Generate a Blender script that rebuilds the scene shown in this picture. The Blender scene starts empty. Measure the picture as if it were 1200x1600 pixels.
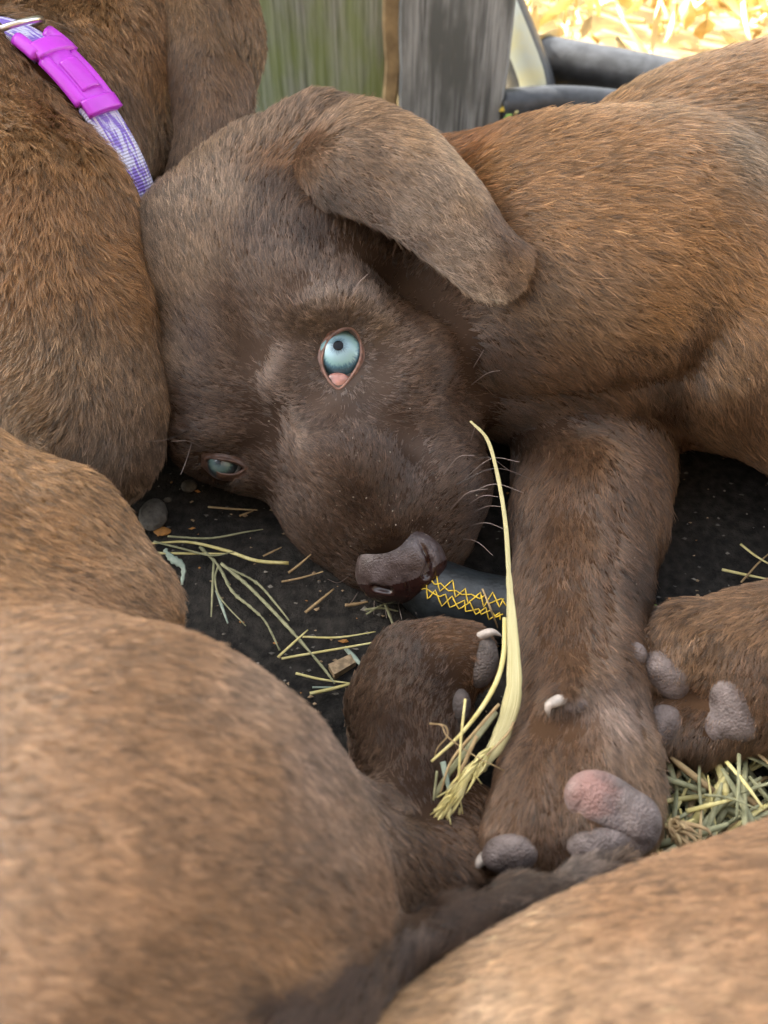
import bpy, math, random
import numpy as np
from mathutils import Vector
from mathutils.bvhtree import BVHTree

random.seed(7)
rng = np.random.default_rng(11)
FUR = True            # grow the coats
R = math.radians

# ------------------------------------------------------------------ camera, sky, sun, exposure
sc = bpy.context.scene
CAM_H, PITCH, FPX = 0.28, R(50), 1348.0        # lens height (m), downward pitch, focal length in px of a 1200 px wide frame
cam_d = bpy.data.cameras.new('camera')
cam = bpy.data.objects.new('camera', cam_d)
sc.collection.objects.link(cam)
cam.location = (0, 0, CAM_H)
cam.rotation_euler = (R(90) - PITCH, 0, 0)
cam_d.sensor_fit = 'HORIZONTAL'
cam_d.sensor_width = 36
cam_d.lens = 36 * FPX / 1200
cam_d.clip_start, cam_d.clip_end = 0.01, 200
cam_d.dof.use_dof = True
cam_d.dof.focus_distance = 0.318
cam_d.dof.aperture_fstop = 16
sc.camera = cam

SUN_AZ, SUN_EL = R(-55), R(24)                 # behind the fence, to the left
world = bpy.data.worlds.new('World')
sc.world = world
world.use_nodes = True
wn = world.node_tree
bg = wn.nodes['Background']
sky = wn.nodes.new('ShaderNodeTexSky')
sky.sky_type = 'NISHITA'
sky.sun_disc = False
sky.sun_elevation = SUN_EL
sky.sun_rotation = SUN_AZ
sky.air_density, sky.dust_density, sky.ozone_density = 1.2, 6.0, 0.4
hsv = wn.nodes.new('ShaderNodeHueSaturation')   # hazy, nearly white sky
hsv.inputs['Saturation'].default_value = 0.38
wn.links.new(sky.outputs[0], hsv.inputs['Color'])
wn.links.new(hsv.outputs[0], bg.inputs[0])
bg.inputs[1].default_value = 0.15
sun_d = bpy.data.lights.new('sun', 'SUN')
sun_d.energy, sun_d.angle, sun_d.color = 5.0, R(0.5), (1.0, 0.93, 0.82)
sun = bpy.data.objects.new('sun', sun_d)
sc.collection.objects.link(sun)
sdir = Vector((math.sin(SUN_AZ) * math.cos(SUN_EL), math.cos(SUN_AZ) * math.cos(SUN_EL), math.sin(SUN_EL)))
sun.location = sdir * 5
sun.rotation_euler = sdir.to_track_quat('Z', 'Y').to_euler()
sc.view_settings.view_transform = 'Standard'
sc.view_settings.look = 'None'
sc.view_settings.exposure = 2.82
sc.view_settings.gamma = 1
sc.view_settings.use_curve_mapping = False
sc.render.engine = 'CYCLES'
sc.cycles.max_bounces = 8
sc.cycles.diffuse_bounces = 4
sc.cycles.glossy_bounces = 4
sc.cycles.transmission_bounces = 6
sc.cycles.transparent_max_bounces = 8
sc.cycles.use_denoising = True

# ------------------------------------------------------------------ lens geometry helpers
CP, SP = math.cos(PITCH), math.sin(PITCH)
CAM = np.array([0, 0, CAM_H])
FWD = np.array([0, CP, -SP])
RGT = np.array([1.0, 0, 0])
DWN = np.array([0, -SP, -CP])
AX = np.stack([RGT, DWN, FWD])                 # right / down / forward


def W(px, py, d):
    """world point seen at pixel (px, py) of a 1200x1600 frame, d metres along the view axis"""
    return CAM + FWD * d + RGT * ((px - 600) / FPX * d) + DWN * ((py - 800) / FPX * d)


def GD(py, z=0.0):
    return (CAM_H - z) / (SP + (py - 800) / FPX * CP)


def G(px, py, z=0.0):
    """point on the ground (at height z) below pixel (px, py)"""
    return W(px, py, GD(py, z))


def proj(P):
    q = P - CAM
    d = q @ FWD
    return 600 + FPX * (q @ RGT) / d, 800 + FPX * (q @ DWN) / d, d


def S(px, py, d, rpx):
    return (W(px, py, d), rpx * d / FPX)


# ------------------------------------------------------------------ object helpers
def tag(o, label=None, cat=None, group=None, kind=None):
    if label: o['label'] = label
    if cat: o['category'] = cat
    if group: o['group'] = group
    if kind: o['kind'] = kind
    return o


def put(o, root):
    sc.collection.objects.link(o)
    if root is not None:
        o.parent = root
    return o


def wloc(o):
    """world location of an object whose ancestors only translate"""
    p = np.array(o.location)
    while o.parent is not None:
        o = o.parent
        p = p + np.array(o.location)
    return p


def mesh_obj(name, V, F, mat, root=None, base=None, smooth=True, mats=None, midx=None):
    """ONE mesh object; V in world coordinates.  Top level: origin at its base."""
    V = np.asarray(V, dtype=float)
    if root is not None:
        off = wloc(root)
    elif base is not None:
        off = np.asarray(base, dtype=float)
    else:
        off = np.array([(V[:, 0].min() + V[:, 0].max()) / 2, (V[:, 1].min() + V[:, 1].max()) / 2, V[:, 2].min()])
    me = bpy.data.meshes.new(name)
    me.from_pydata((V - off).tolist(), [], [tuple(int(i) for i in f) for f in F])
    if mats:
        for m in mats: me.materials.append(m)
        if midx is not None: me.polygons.foreach_set('material_index', np.asarray(midx, dtype=np.int32))
    else:
        me.materials.append(mat)
    if smooth:
        me.polygons.foreach_set('use_smooth', np.ones(len(me.polygons), dtype=bool))
    me.update()
    o = bpy.data.objects.new(name, me)
    put(o, root)
    if root is None:
        o.location = off
    return o


def big_mesh(name, V, Q, mat, root=None, base=None):
    """fast path for quad arrays"""
    V = np.asarray(V, dtype=np.float32)
    off = wloc(root) if root is not None else np.asarray(base if base is not None else [V[:, 0].mean(), V[:, 1].mean(), V[:, 2].min()])
    me = bpy.data.meshes.new(name)
    n, m = len(V), len(Q)
    me.vertices.add(n)
    me.vertices.foreach_set('co', (V - off.astype(np.float32)).ravel())
    me.loops.add(m * 4)
    me.loops.foreach_set('vertex_index', np.asarray(Q, dtype=np.int32).ravel())
    me.polygons.add(m)
    me.polygons.foreach_set('loop_start', np.arange(0, m * 4, 4, dtype=np.int32))
    me.polygons.foreach_set('use_smooth', np.ones(m, dtype=bool))
    me.materials.append(mat)
    me.update(calc_edges=True)
    me.validate()
    o = bpy.data.objects.new(name, me)
    put(o, root)
    if root is None:
        o.location = off
    return o


# ------------------------------------------------------------------ materials
def new_mat(name):
    m = bpy.data.materials.new(name)
    m.use_nodes = True
    return m, m.node_tree, m.node_tree.nodes['Principled BSDF']


def nnode(nt, t, **kw):
    n = nt.nodes.new(t)
    for k, v in kw.items(): setattr(n, k, v)
    return n


def plain(name, col, rough=0.6, noise=0.0, nscale=200, bump=0.0, bscale=600, spec=0.5, coat=0.0, sss=0.0, col2=None, detail=6):
    m, nt, b = new_mat(name)
    b.inputs['Base Color'].default_value = (*col, 1)
    b.inputs['Roughness'].default_value = rough
    b.inputs['Specular IOR Level'].default_value = spec
    b.inputs['Coat Weight'].default_value = coat
    b.inputs['Coat Roughness'].default_value = 0.03
    if sss:
        b.inputs['Subsurface Weight'].default_value = sss
        b.inputs['Subsurface Radius'].default_value = (0.004, 0.0015, 0.001)
        b.inputs['Subsurface Scale'].default_value = 1.0
    tc = nnode(nt, 'ShaderNodeTexCoord')
    if noise or col2:
        nz = nnode(nt, 'ShaderNodeTexNoise')
        nz.inputs['Scale'].default_value = nscale
        nz.inputs['Detail'].default_value = detail
        nt.links.new(tc.outputs['Object'], nz.inputs['Vector'])
        rp = nnode(nt, 'ShaderNodeValToRGB')
        c2 = col2 or tuple(min(1, c * (1 + noise)) for c in col)
        c1 = col if col2 else tuple(c * (1 - noise) for c in col)
        rp.color_ramp.elements[0].position, rp.color_ramp.elements[1].position = 0.35, 0.68
        rp.color_ramp.elements[0].color = (*c1, 1)
        rp.color_ramp.elements[1].color = (*c2, 1)
        nt.links.new(nz.outputs['Fac'], rp.inputs[0])
        nt.links.new(rp.outputs[0], b.inputs['Base Color'])
    if bump:
        n2 = nnode(nt, 'ShaderNodeTexNoise')
        n2.inputs['Scale'].default_value = bscale
        n2.inputs['Detail'].default_value = 5
        nt.links.new(tc.outputs['Object'], n2.inputs['Vector'])
        bp = nnode(nt, 'ShaderNodeBump')
        bp.inputs['Strength'].default_value = bump
        bp.inputs['Distance'].default_value = 0.001
        nt.links.new(n2.outputs['Fac'], bp.inputs['Height'])
        nt.links.new(bp.outputs[0], b.inputs['Normal'])
    return m


def fur_material(name, rough=0.38, spec=0.5):
    m, nt, b = new_mat(name)
    at = nnode(nt, 'ShaderNodeAttribute', attribute_name='tint')
    # strands pale towards their tips; roots darkened to paint shade between hairs
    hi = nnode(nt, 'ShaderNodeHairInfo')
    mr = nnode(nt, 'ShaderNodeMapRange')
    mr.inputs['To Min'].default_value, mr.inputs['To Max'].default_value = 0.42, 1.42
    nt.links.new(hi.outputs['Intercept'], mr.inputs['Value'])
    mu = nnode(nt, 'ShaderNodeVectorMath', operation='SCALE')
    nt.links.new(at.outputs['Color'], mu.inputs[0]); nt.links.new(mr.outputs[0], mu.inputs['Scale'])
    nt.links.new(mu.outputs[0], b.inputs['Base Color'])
    b.inputs['Roughness'].default_value = rough
    b.inputs['Specular IOR Level'].default_value = spec
    # true fibre gloss over the matt under-coat
    h = nnode(nt, 'ShaderNodeBsdfHairPrincipled')
    h.parametrization = 'COLOR'
    h.inputs['Roughness'].default_value = 0.26
    h.inputs['Radial Roughness'].default_value = 0.4
    h.inputs['Coat'].default_value = 0.25
    nt.links.new(mu.outputs[0], h.inputs['Color'])
    mx = nnode(nt, 'ShaderNodeMixShader')
    mx.inputs[0].default_value = 0.28
    nt.links.new(b.outputs[0], mx.inputs[1]); nt.links.new(h.outputs[0], mx.inputs[2])
    nt.links.new(mx.outputs[0], nt.nodes['Material Output'].inputs[0])
    return m


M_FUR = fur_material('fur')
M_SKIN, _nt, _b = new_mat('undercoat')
_at = nnode(_nt, 'ShaderNodeAttribute', attribute_name='tint')
_nz = nnode(_nt, 'ShaderNodeTexNoise'); _nz.inputs['Scale'].default_value = 900
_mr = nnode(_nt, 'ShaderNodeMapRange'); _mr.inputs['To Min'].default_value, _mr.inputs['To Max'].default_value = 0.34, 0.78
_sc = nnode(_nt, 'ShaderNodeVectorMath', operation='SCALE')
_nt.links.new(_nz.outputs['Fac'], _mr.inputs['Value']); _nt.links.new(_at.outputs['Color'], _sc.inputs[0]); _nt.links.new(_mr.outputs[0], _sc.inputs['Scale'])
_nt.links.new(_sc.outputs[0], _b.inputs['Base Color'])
_b.inputs['Roughness'].default_value = 0.9
_b.inputs['Specular IOR Level'].default_value = 0.15

# ------------------------------------------------------------------ solid modelling: signed distance fields -> one continuous mesh
def smin(a, b, k):
    h = np.clip(0.5 + 0.5 * (b - a) / k, 0, 1)
    return b + (a - b) * h - k * h * (1 - h)


class Solid:
    def __init__(self, h):
        self.ops = []
        self.h = h

    def cone(self, a, b, k=0.012, sub=False):
        self.ops.append(('c', a[0], b[0], a[1], b[1], k, sub)); return self

    def chain(self, pts, k=0.012):
        pts = [S(*p) for p in pts]
        if len(pts) == 1: self.cone(pts[0], pts[0], k)
        for a, b in zip(pts, pts[1:]): self.cone(a, b, k)
        return self

    def ell(self, px, py, d, rr, rot=0.0, k=0.012, sub=False):
        """ellipsoid, radii rr = (along, across, depth) px, turned by rot degrees in the image plane"""
        c = W(px, py, d)
        s = d / FPX
        cr, sr = math.cos(R(rot)), math.sin(R(rot))
        A = np.stack([RGT * cr + DWN * sr, -RGT * sr + DWN * cr, FWD])
        self.ops.append(('e', c, A, np.array(rr) * s, k, sub)); return self

    def build(self, smooth=2, pad=0.004):
        lo, hi = np.full(3, 1e9), np.full(3, -1e9)
        for o in self.ops:
            if o[-1]: continue
            if o[0] == 'c':
                for p, r in ((o[1], o[3]), (o[2], o[4])):
                    lo = np.minimum(lo, p - r); hi = np.maximum(hi, p + r)
            else:
                r = o[3].max(); lo = np.minimum(lo, o[1] - r); hi = np.maximum(hi, o[1] + r)
        h = self.h
        lo -= pad + 2 * h; hi += pad + 2 * h
        n = np.ceil((hi - lo) / h).astype(int) + 1
        xs = [lo[i] + h * np.arange(n[i]) for i in range(3)]
        F = np.full(n, 0.03, dtype=np.float32)
        for o in self.ops:
            band = 0.014
            if o[0] == 'c':
                a, b, ra, rb, k, sub = o[1:]
                m = max(ra, rb) + band + k
                l2, h2 = np.minimum(a, b) - m, np.maximum(a, b) + m
            else:
                c, A, rr, k, sub = o[1:]
                m = rr.max() + band + k
                l2, h2 = c - m, c + m
            sl = []
            for i in range(3):
                i0 = max(0, int((l2[i] - lo[i]) / h)); i1 = min(n[i], int((h2[i] - lo[i]) / h) + 2)
                sl.append(slice(i0, i1))
            sl = tuple(sl)
            X, Y, Z = np.meshgrid(xs[0][sl[0]], xs[1][sl[1]], xs[2][sl[2]], indexing='ij', sparse=True)
            if o[0] == 'c':
                ba = b - a
                L = max(float(ba @ ba), 1e-12)
                t = np.clip(((X - a[0]) * ba[0] + (Y - a[1]) * ba[1] + (Z - a[2]) * ba[2]) / L, 0, 1)
                D = np.sqrt((X - a[0] - ba[0] * t) ** 2 + (Y - a[1] - ba[1] * t) ** 2 + (Z - a[2] - ba[2] * t) ** 2) - (ra + (rb - ra) * t)
            else:
                q = [(X - c[0]) * A[i][0] + (Y - c[1]) * A[i][1] + (Z - c[2]) * A[i][2] for i in range(3)]
                k0 = np.sqrt(sum((q[i] / rr[i]) ** 2 for i in range(3)))
                k1 = np.sqrt(sum((q[i] / rr[i] ** 2) ** 2 for i in range(3))) + 1e-9
                D = k0 * (k0 - 1) / k1
            if sub:
                F[sl] = -smin(-F[sl], D, k)
            else:
                F[sl] = smin(F[sl], D.astype(np.float32), k)
        V, Q = nets(F, lo, h)
        for _ in range(smooth):
            V = relax(V, Q)
        return V, Q


def nets(F, lo, h):
    s = F < 0
    n = np.array(F.shape)
    cnt = np.zeros(n - 1, dtype=np.int8)
    offs = [(i, j, k) for i in (0, 1) for j in (0, 1) for k in (0, 1)]
    for i, j, k in offs:
        cnt += s[i:n[0] - 1 + i, j:n[1] - 1 + j, k:n[2] - 1 + k]
    act = np.argwhere((cnt > 0) & (cnt < 8))
    idx = np.full(n - 1, -1, dtype=np.int64)
    idx[tuple(act.T)] = np.arange(len(act))
    acc = np.zeros((len(act), 3)); num = np.zeros(len(act))
    for a in range(8):
        for b in range(a + 1, 8):
            da = np.array(offs[b]) - np.array(offs[a])
            if np.abs(da).sum() != 1: continue
            fa = F[tuple((act + offs[a]).T)]; fb = F[tuple((act + offs[b]).T)]
            c = (fa < 0) != (fb < 0)
            t = np.where(c, fa / np.where(c, fa - fb, 1), 0)
            acc += np.where(c[:, None], np.array(offs[a]) + t[:, None] * da, 0); num += c
    V = lo + h * (act + acc / num[:, None])
    Q = []
    for ax in range(3):
        u, v = (ax + 1) % 3, (ax + 2) % 3
        sa = [slice(None)] * 3; sb = [slice(None)] * 3
        sa[ax] = slice(0, -1); sb[ax] = slice(1, None)
        df = s[tuple(sa)] != s[tuple(sb)]
        e = np.argwhere(df)
        e = e[(e[:, u] > 0) & (e[:, v] > 0) & (e[:, u] < n[u] - 1) & (e[:, v] < n[v] - 1)]
        ins = s[tuple(e.T)]
        q = []
        for du, dv in ((-1, -1), (0, -1), (0, 0), (-1, 0)):
            c = e.copy(); c[:, u] += du; c[:, v] += dv
            q.append(idx[tuple(c.T)])
        q = np.stack(q, 1)
        q[~ins] = q[~ins][:, ::-1]
        Q.append(q)
    return V, np.concatenate(Q)


def relax(V, Q, f=0.5):
    acc = np.zeros_like(V); num = np.zeros(len(V))
    for a, b in ((0, 1), (1, 2), (2, 3), (3, 0)):
        for x, y in ((a, b), (b, a)):
            for c in range(3):
                acc[:, c] += np.bincount(Q[:, x], V[Q[:, y], c], len(V))
            num += np.bincount(Q[:, x], minlength=len(V))
    return V + f * (acc / np.maximum(num, 1)[:, None] - V)


def vnormals(V, Q):
    n = np.cross(V[Q[:, 2]] - V[Q[:, 0]], V[Q[:, 3]] - V[Q[:, 1]])
    N = np.zeros_like(V)
    for i in range(4):
        for c in range(3):
            N[:, c] += np.bincount(Q[:, i], n[:, c], len(V))
    return N / (np.linalg.norm(N, axis=1, keepdims=True) + 1e-12)


def sculpt(V, Q, brushes):
    """push the surface in or out (mm) with soft brushes: (px, py, rx, ry, rot, mm)"""
    N = vnormals(V, Q)
    px, py, d = proj(V)
    front = np.clip(-(N * unit(V - CAM)).sum(1) * 2.5, 0, 1)
    disp = np.zeros(len(V))
    for x, y, rx, ry, rot, mm in brushes:
        c_, s_ = math.cos(R(rot)), math.sin(R(rot))
        a = ((px - x) * c_ + (py - y) * s_) / rx
        b = (-(px - x) * s_ + (py - y) * c_) / ry
        disp += 0.001 * mm * np.exp(-(a * a + b * b))
    return V + N * (disp * front * (d < .40))[:, None]


def bvh(V, Q):
    return BVHTree.FromPolygons([tuple(v) for v in V], [tuple(int(i) for i in q) for q in Q])


def hit(tree, px, py, default=None):
    d = W(px, py, 1.0) - CAM
    L = np.linalg.norm(d)
    loc, nor, i, dist = tree.ray_cast(Vector(CAM), Vector(d / L))
    if loc is None:
        return default
    return np.array(loc), np.array(nor), dist / L


# ------------------------------------------------------------------ fur
def sines(P, scale, seed):
    """cheap smooth 3-D noise in about -1..1"""
    r = np.random.default_rng(seed)
    out = np.zeros(len(P))
    for i in range(7):
        k = r.normal(size=3); k *= scale * (0.6 + 0.9 * r.random()) / np.linalg.norm(k)
        out += np.sin(P @ k + r.random() * 6.28)
    return out / 3.2


def unit(a):
    return a / (np.linalg.norm(a, axis=-1, keepdims=True) + 1e-12)


def fur(root, V, Q, guides, clumps, kids, thick=0.00016, clump=0.75, keep=None, bald=(), rad=1.6, name='fur', margin=0.16, pts=5, wob=0.10, seed=3, tone=0.33):
    """guides: (px, py, dx, dy, length_mm, lift, (r,g,b)) flow directions as they appear on the animal"""
    r = np.random.default_rng(seed)
    N = vnormals(V, Q)
    T = np.concatenate([Q[:, [0, 1, 2]], Q[:, [0, 2, 3]]])
    A = 0.5 * np.linalg.norm(np.cross(V[T[:, 1]] - V[T[:, 0]], V[T[:, 2]] - V[T[:, 0]]), axis=1)
    C = V[T].mean(1)
    CN = unit(N[T].sum(1))
    px, py, d = proj(C)
    w = A / np.maximum(d, 0.08) ** 2
    face = -(CN * unit(C - CAM)).sum(1)
    w *= np.where(face > -0.15, 1.0, np.where(face > -0.45, 0.35, 0.04)) * np.clip(0.35 + 0.65 * 1.0, 0, 1)
    out = np.maximum(np.maximum(-px, px - 1200) / 1200, np.maximum(-py, py - 1600) / 1600)
    w *= np.where(out < 0.03, 1.0, np.where(out < margin, 0.5, 0.03))
    w *= (d > 0.03)
    if keep is not None: w *= keep(C, px, py, d)
    for c, rad_b in bald:
        w *= np.linalg.norm(C - c, axis=1) > rad_b
    t = r.choice(len(T), clumps, p=w / w.sum())
    u, v = r.random(clumps), r.random(clumps)
    f = u + v > 1; u[f], v[f] = 1 - u[f], 1 - v[f]
    b = np.stack([1 - u - v, u, v], 1)[..., None]
    P = (V[T[t]] * b).sum(1)
    n = unit((N[T[t]] * b).sum(1))
    px, py, d = proj(P)
    g = np.array([[x[0], x[1], x[2], x[3], x[4], x[5], *x[6]] for x in guides], dtype=float)
    gd = g[:, 2:4] / np.linalg.norm(g[:, 2:4], axis=1, keepdims=True)
    wgt = 1.0 / (((px[:, None] - g[None, :, 0]) ** 2 + (py[:, None] - g[None, :, 1]) ** 2) + 16 ** 2) ** 1.5
    wgt /= wgt.sum(1, keepdims=True)
    dv = wgt @ gd
    ln = 1.28 * (wgt @ g[:, 4]) ** 0.66 * 0.001
    lift = 0.82 * (wgt @ g[:, 5])
    tint = wgt @ g[:, 6:9]
    dv += wob * np.stack([sines(P, 160, seed + 1), sines(P, 160, seed + 2)], 1)
    # the downy undercoat has the colour of the hair that grows from it
    if root.data.attributes.get('tint') is None:
        vx, vy, _vd = proj(V)
        vt = np.empty((len(V), 4), dtype=np.float32); vt[:, 3] = 1
        for a0 in range(0, len(V), 40000):
            sl_ = slice(a0, a0 + 40000)
            ww = 1.0 / (((vx[sl_, None] - g[None, :, 0]) ** 2 + (vy[sl_, None] - g[None, :, 1]) ** 2) + 16 ** 2) ** 1.5
            vt[sl_, :3] = (ww / ww.sum(1, keepdims=True)) @ g[:, 6:9]
        ta = root.data.attributes.new('tint', 'FLOAT_COLOR', 'POINT')
        if len(ta.data) == len(V): ta.data.foreach_set('color', vt.ravel())
    # clumps hold K hairs each
    K = kids
    tot = clumps * K
    rep = lambda a: np.repeat(a, K, axis=0)
    dirw = rep(dv[:, :1] * RGT + dv[:, 1:] * DWN)
    nn = rep(n)
    tw = dirw - (dirw * nn).sum(1, keepdims=True) * nn
    tw = unit(tw)
    bt = np.cross(nn, tw)
    dd = rep(d)
    # disc offsets: density is constant on screen, so the clump radius grows with distance
    rc = rad * 0.001 * dd / 0.3
    ang, rr = r.random(tot) * 6.2832, np.sqrt(r.random(tot)) * rc
    o1, o2 = np.cos(ang) * rr, np.sin(ang) * rr
    root_p = rep(P) + tw * o1[:, None] + bt * o2[:, None] - nn * 0.0004
    L = rep(ln * (1 + 0.18 * r.normal(size=clumps))) * (0.75 + 0.5 * r.random(tot))
    lf = np.clip(rep(lift * (1 + 0.25 * r.normal(size=clumps))) + 0.06 * r.normal(size=tot), 0.02, 1.3)
    side = rep(0.16 * r.normal(size=clumps)) + 0.07 * r.normal(size=tot)
    bend = 0.10 * r.normal(size=tot)
    pos = np.empty((tot, pts, 3), dtype=np.float32)
    cl = clump * (0.6 + 0.4 * r.random(tot)) * np.clip(rep(ln) / 0.006, 0.45, 1)
    for i in range(pts):
        s = i / (pts - 1)
        up = np.sin(lf) * s * (1 - 0.42 * s)
        al = np.cos(lf) * s
        lat = side * s + bend * s * s
        q = root_p + (L * al)[:, None] * tw + (L * up)[:, None] * nn + (L * lat)[:, None] * bt
        q -= (o1 * cl * s ** 1.3)[:, None] * tw * 0.4 + (o2 * cl * s ** 1.3)[:, None] * bt
        pos[:, i] = q
    col = rep(tint)
    br = rep(1 + tone * r.normal(size=clumps) + 0.09 * sines(P, 420, seed + 5) + 0.08 * sines(P, 90, seed + 6)) * (1 + 0.33 * r.normal(size=tot))
    col = np.clip(col * np.clip(br, 0.35, 2.2)[:, None], 0.004, 0.9)
    light = r.random(tot) < 0.03
    col[light] = np.clip(col[light] * 1.9 + 0.02, 0, 0.9)
    rad_p = (thick * dd / 0.3 * (0.7 + 0.6 * r.random(tot)))[:, None] * (1 - 0.82 * np.linspace(0, 1, pts) ** 1.5)[None] * 0.5
    hair_obj(name, pos, rad_p, col, root)


def hair_obj(name, pos, radius, col, root, mat=None):
    n, k, _ = pos.shape
    hc = bpy.data.hair_curves.new(name)
    hc.add_curves([k] * n)
    off = wloc(root).astype(np.float32)
    hc.attributes['position'].data.foreach_set('vector', (pos - off).astype(np.float32).ravel())
    ra = hc.attributes.get('radius') or hc.attributes.new('radius', 'FLOAT', 'POINT')
    ra.data.foreach_set('value', radius.astype(np.float32).ravel())
    ca = hc.attributes.new('tint', 'FLOAT_COLOR', 'CURVE')
    ca.data.foreach_set('color', np.concatenate([col, np.ones((n, 1))], 1).astype(np.float32).ravel())
    hc.materials.append(mat or M_FUR)
    o = bpy.data.objects.new(name, hc)
    put(o, root)
    o['kind'] = 'stuff'
    return o


# ------------------------------------------------------------------ small shape helpers
def bez(P, n):
    """Catmull-Rom through the points P, n samples"""
    P = np.asarray(P, dtype=float)
    if len(P) == 2:
        t = np.linspace(0, 1, n)[:, None]
        return P[0] * (1 - t) + P[1] * t
    Q = np.vstack([2 * P[0] - P[1], P, 2 * P[-1] - P[-2]])
    out = []
    for u in np.linspace(0, len(P) - 1 - 1e-9, n):
        i = int(u); t = u - i
        a, b, c, e = Q[i:i + 4]
        out.append(0.5 * (2 * b + (c - a) * t + (2 * a - 5 * b + 4 * c - e) * t * t + (3 * b - a - 3 * c + e) * t ** 3))
    return np.array(out)


def tube(path, rw, rt=None, sides=8, up=None, closed_ends=True):
    """swept tube with half width rw and half thickness rt (scalars or arrays); up = thickness direction hint"""
    path = np.asarray(path, dtype=float)
    n = len(path)
    rw = np.broadcast_to(rw, (n,)); rt = rw if rt is None else np.broadcast_to(rt, (n,))
    tg = unit(np.gradient(path, axis=0))
    V, F = [], []
    prev = None
    for i in range(n):
        u = np.array(up if up is not None else (0, 0, 1.0), dtype=float) if prev is None else prev
        nrm = u - tg[i] * (u @ tg[i])
        if np.linalg.norm(nrm) < 1e-4: nrm = np.cross(tg[i], [1, 0.3, 0.2])
        nrm = nrm / np.linalg.norm(nrm)
        if up is None: prev = nrm
        sd = np.cross(tg[i], nrm)
        for k in range(sides):
            a = 2 * math.pi * k / sides
            V.append(path[i] + sd * math.cos(a) * rw[i] + nrm * math.sin(a) * rt[i])
    for i in range(n - 1):
        for k in range(sides):
            k2 = (k + 1) % sides
            F.append((i * sides + k, i * sides + k2, (i + 1) * sides + k2, (i + 1) * sides + k))
    if closed_ends:
        F.append(tuple(range(sides - 1, -1, -1)))
        F.append(tuple((n - 1) * sides + k for k in range(sides)))
    return np.array(V), F


def loft(rows, nu, nv):
    """smooth sheet through a grid of points rows[u][v]"""
    rows = np.array(rows, dtype=float)
    a = np.stack([bez(r_, nv) for r_ in rows])
    a = np.stack([bez(a[:, j], nu) for j in range(nv)], 1)
    return a


def thicken(a, th):
    """closed shell from a (nu, nv, 3) sheet, thickness th (array nu x nv or scalar)"""
    nu, nv, _ = a.shape
    du, dv = np.gradient(a, axis=0), np.gradient(a, axis=1)
    n = unit(np.cross(du, dv))
    th = np.broadcast_to(th, (nu, nv))[..., None] * 0.5
    top, bot = (a + n * th).reshape(-1, 3), (a - n * th).reshape(-1, 3)
    V = np.vstack([top, bot]); m = nu * nv
    I = lambda i, j: i * nv + j
    Q = []
    for i in range(nu - 1):
        for j in range(nv - 1):
            Q.append((I(i, j), I(i + 1, j), I(i + 1, j + 1), I(i, j + 1)))
            Q.append((m + I(i, j), m + I(i, j + 1), m + I(i + 1, j + 1), m + I(i + 1, j)))
    for i in range(nu - 1):
        for j in (0, nv - 1):
            q = (I(i, j), m + I(i, j), m + I(i + 1, j), I(i + 1, j))
            Q.append(q if j == 0 else q[::-1])
    for j in range(nv - 1):
        for i in (0, nu - 1):
            q = (I(i, j), I(i, j + 1), m + I(i, j + 1), m + I(i, j))
            Q.append(q if i == 0 else q[::-1])
    return V, np.array(Q)


# ------------------------------------------------------------------ the setting
def sheet(name, x0, x1, y0, y1, z, mat, nx=1, ny=1, amp=0.0):
    xs, ys = np.linspace(x0, x1, nx + 1), np.linspace(y0, y1, ny + 1)
    X, Y = np.meshgrid(xs, ys, indexing='ij')
    V = np.stack([X, Y, np.full_like(X, z)], -1).reshape(-1, 3)
    if amp: V[:, 2] += amp * (sines(V, 45, 5) + 0.6 * sines(V, 170, 6)) - amp
    F = [(i * (ny + 1) + j, (i + 1) * (ny + 1) + j, (i + 1) * (ny + 1) + j + 1, i * (ny + 1) + j + 1) for i in range(nx) for j in range(ny)]
    return tag(mesh_obj(name, V, F, mat, base=(0, 0, z)), kind='structure')


M_EARTH = plain('dry earth', (0.30, 0.22, 0.11), 0.95, nscale=60, col2=(0.5, 0.4, 0.2), bump=0.5, bscale=150)
M_SOIL = plain('dark soil', (0.012, 0.011, 0.010), 0.95, nscale=260, col2=(0.035, 0.031, 0.027), bump=0.9, bscale=900, spec=0.2, detail=9)
sheet('ground', -60, 60, -60, 60, -0.006, M_EARTH)
sheet('dark_soil', -1.2, 0.9, -0.7, 0.585, 0.0, M_SOIL, 120, 90, amp=0.0012)


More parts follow.
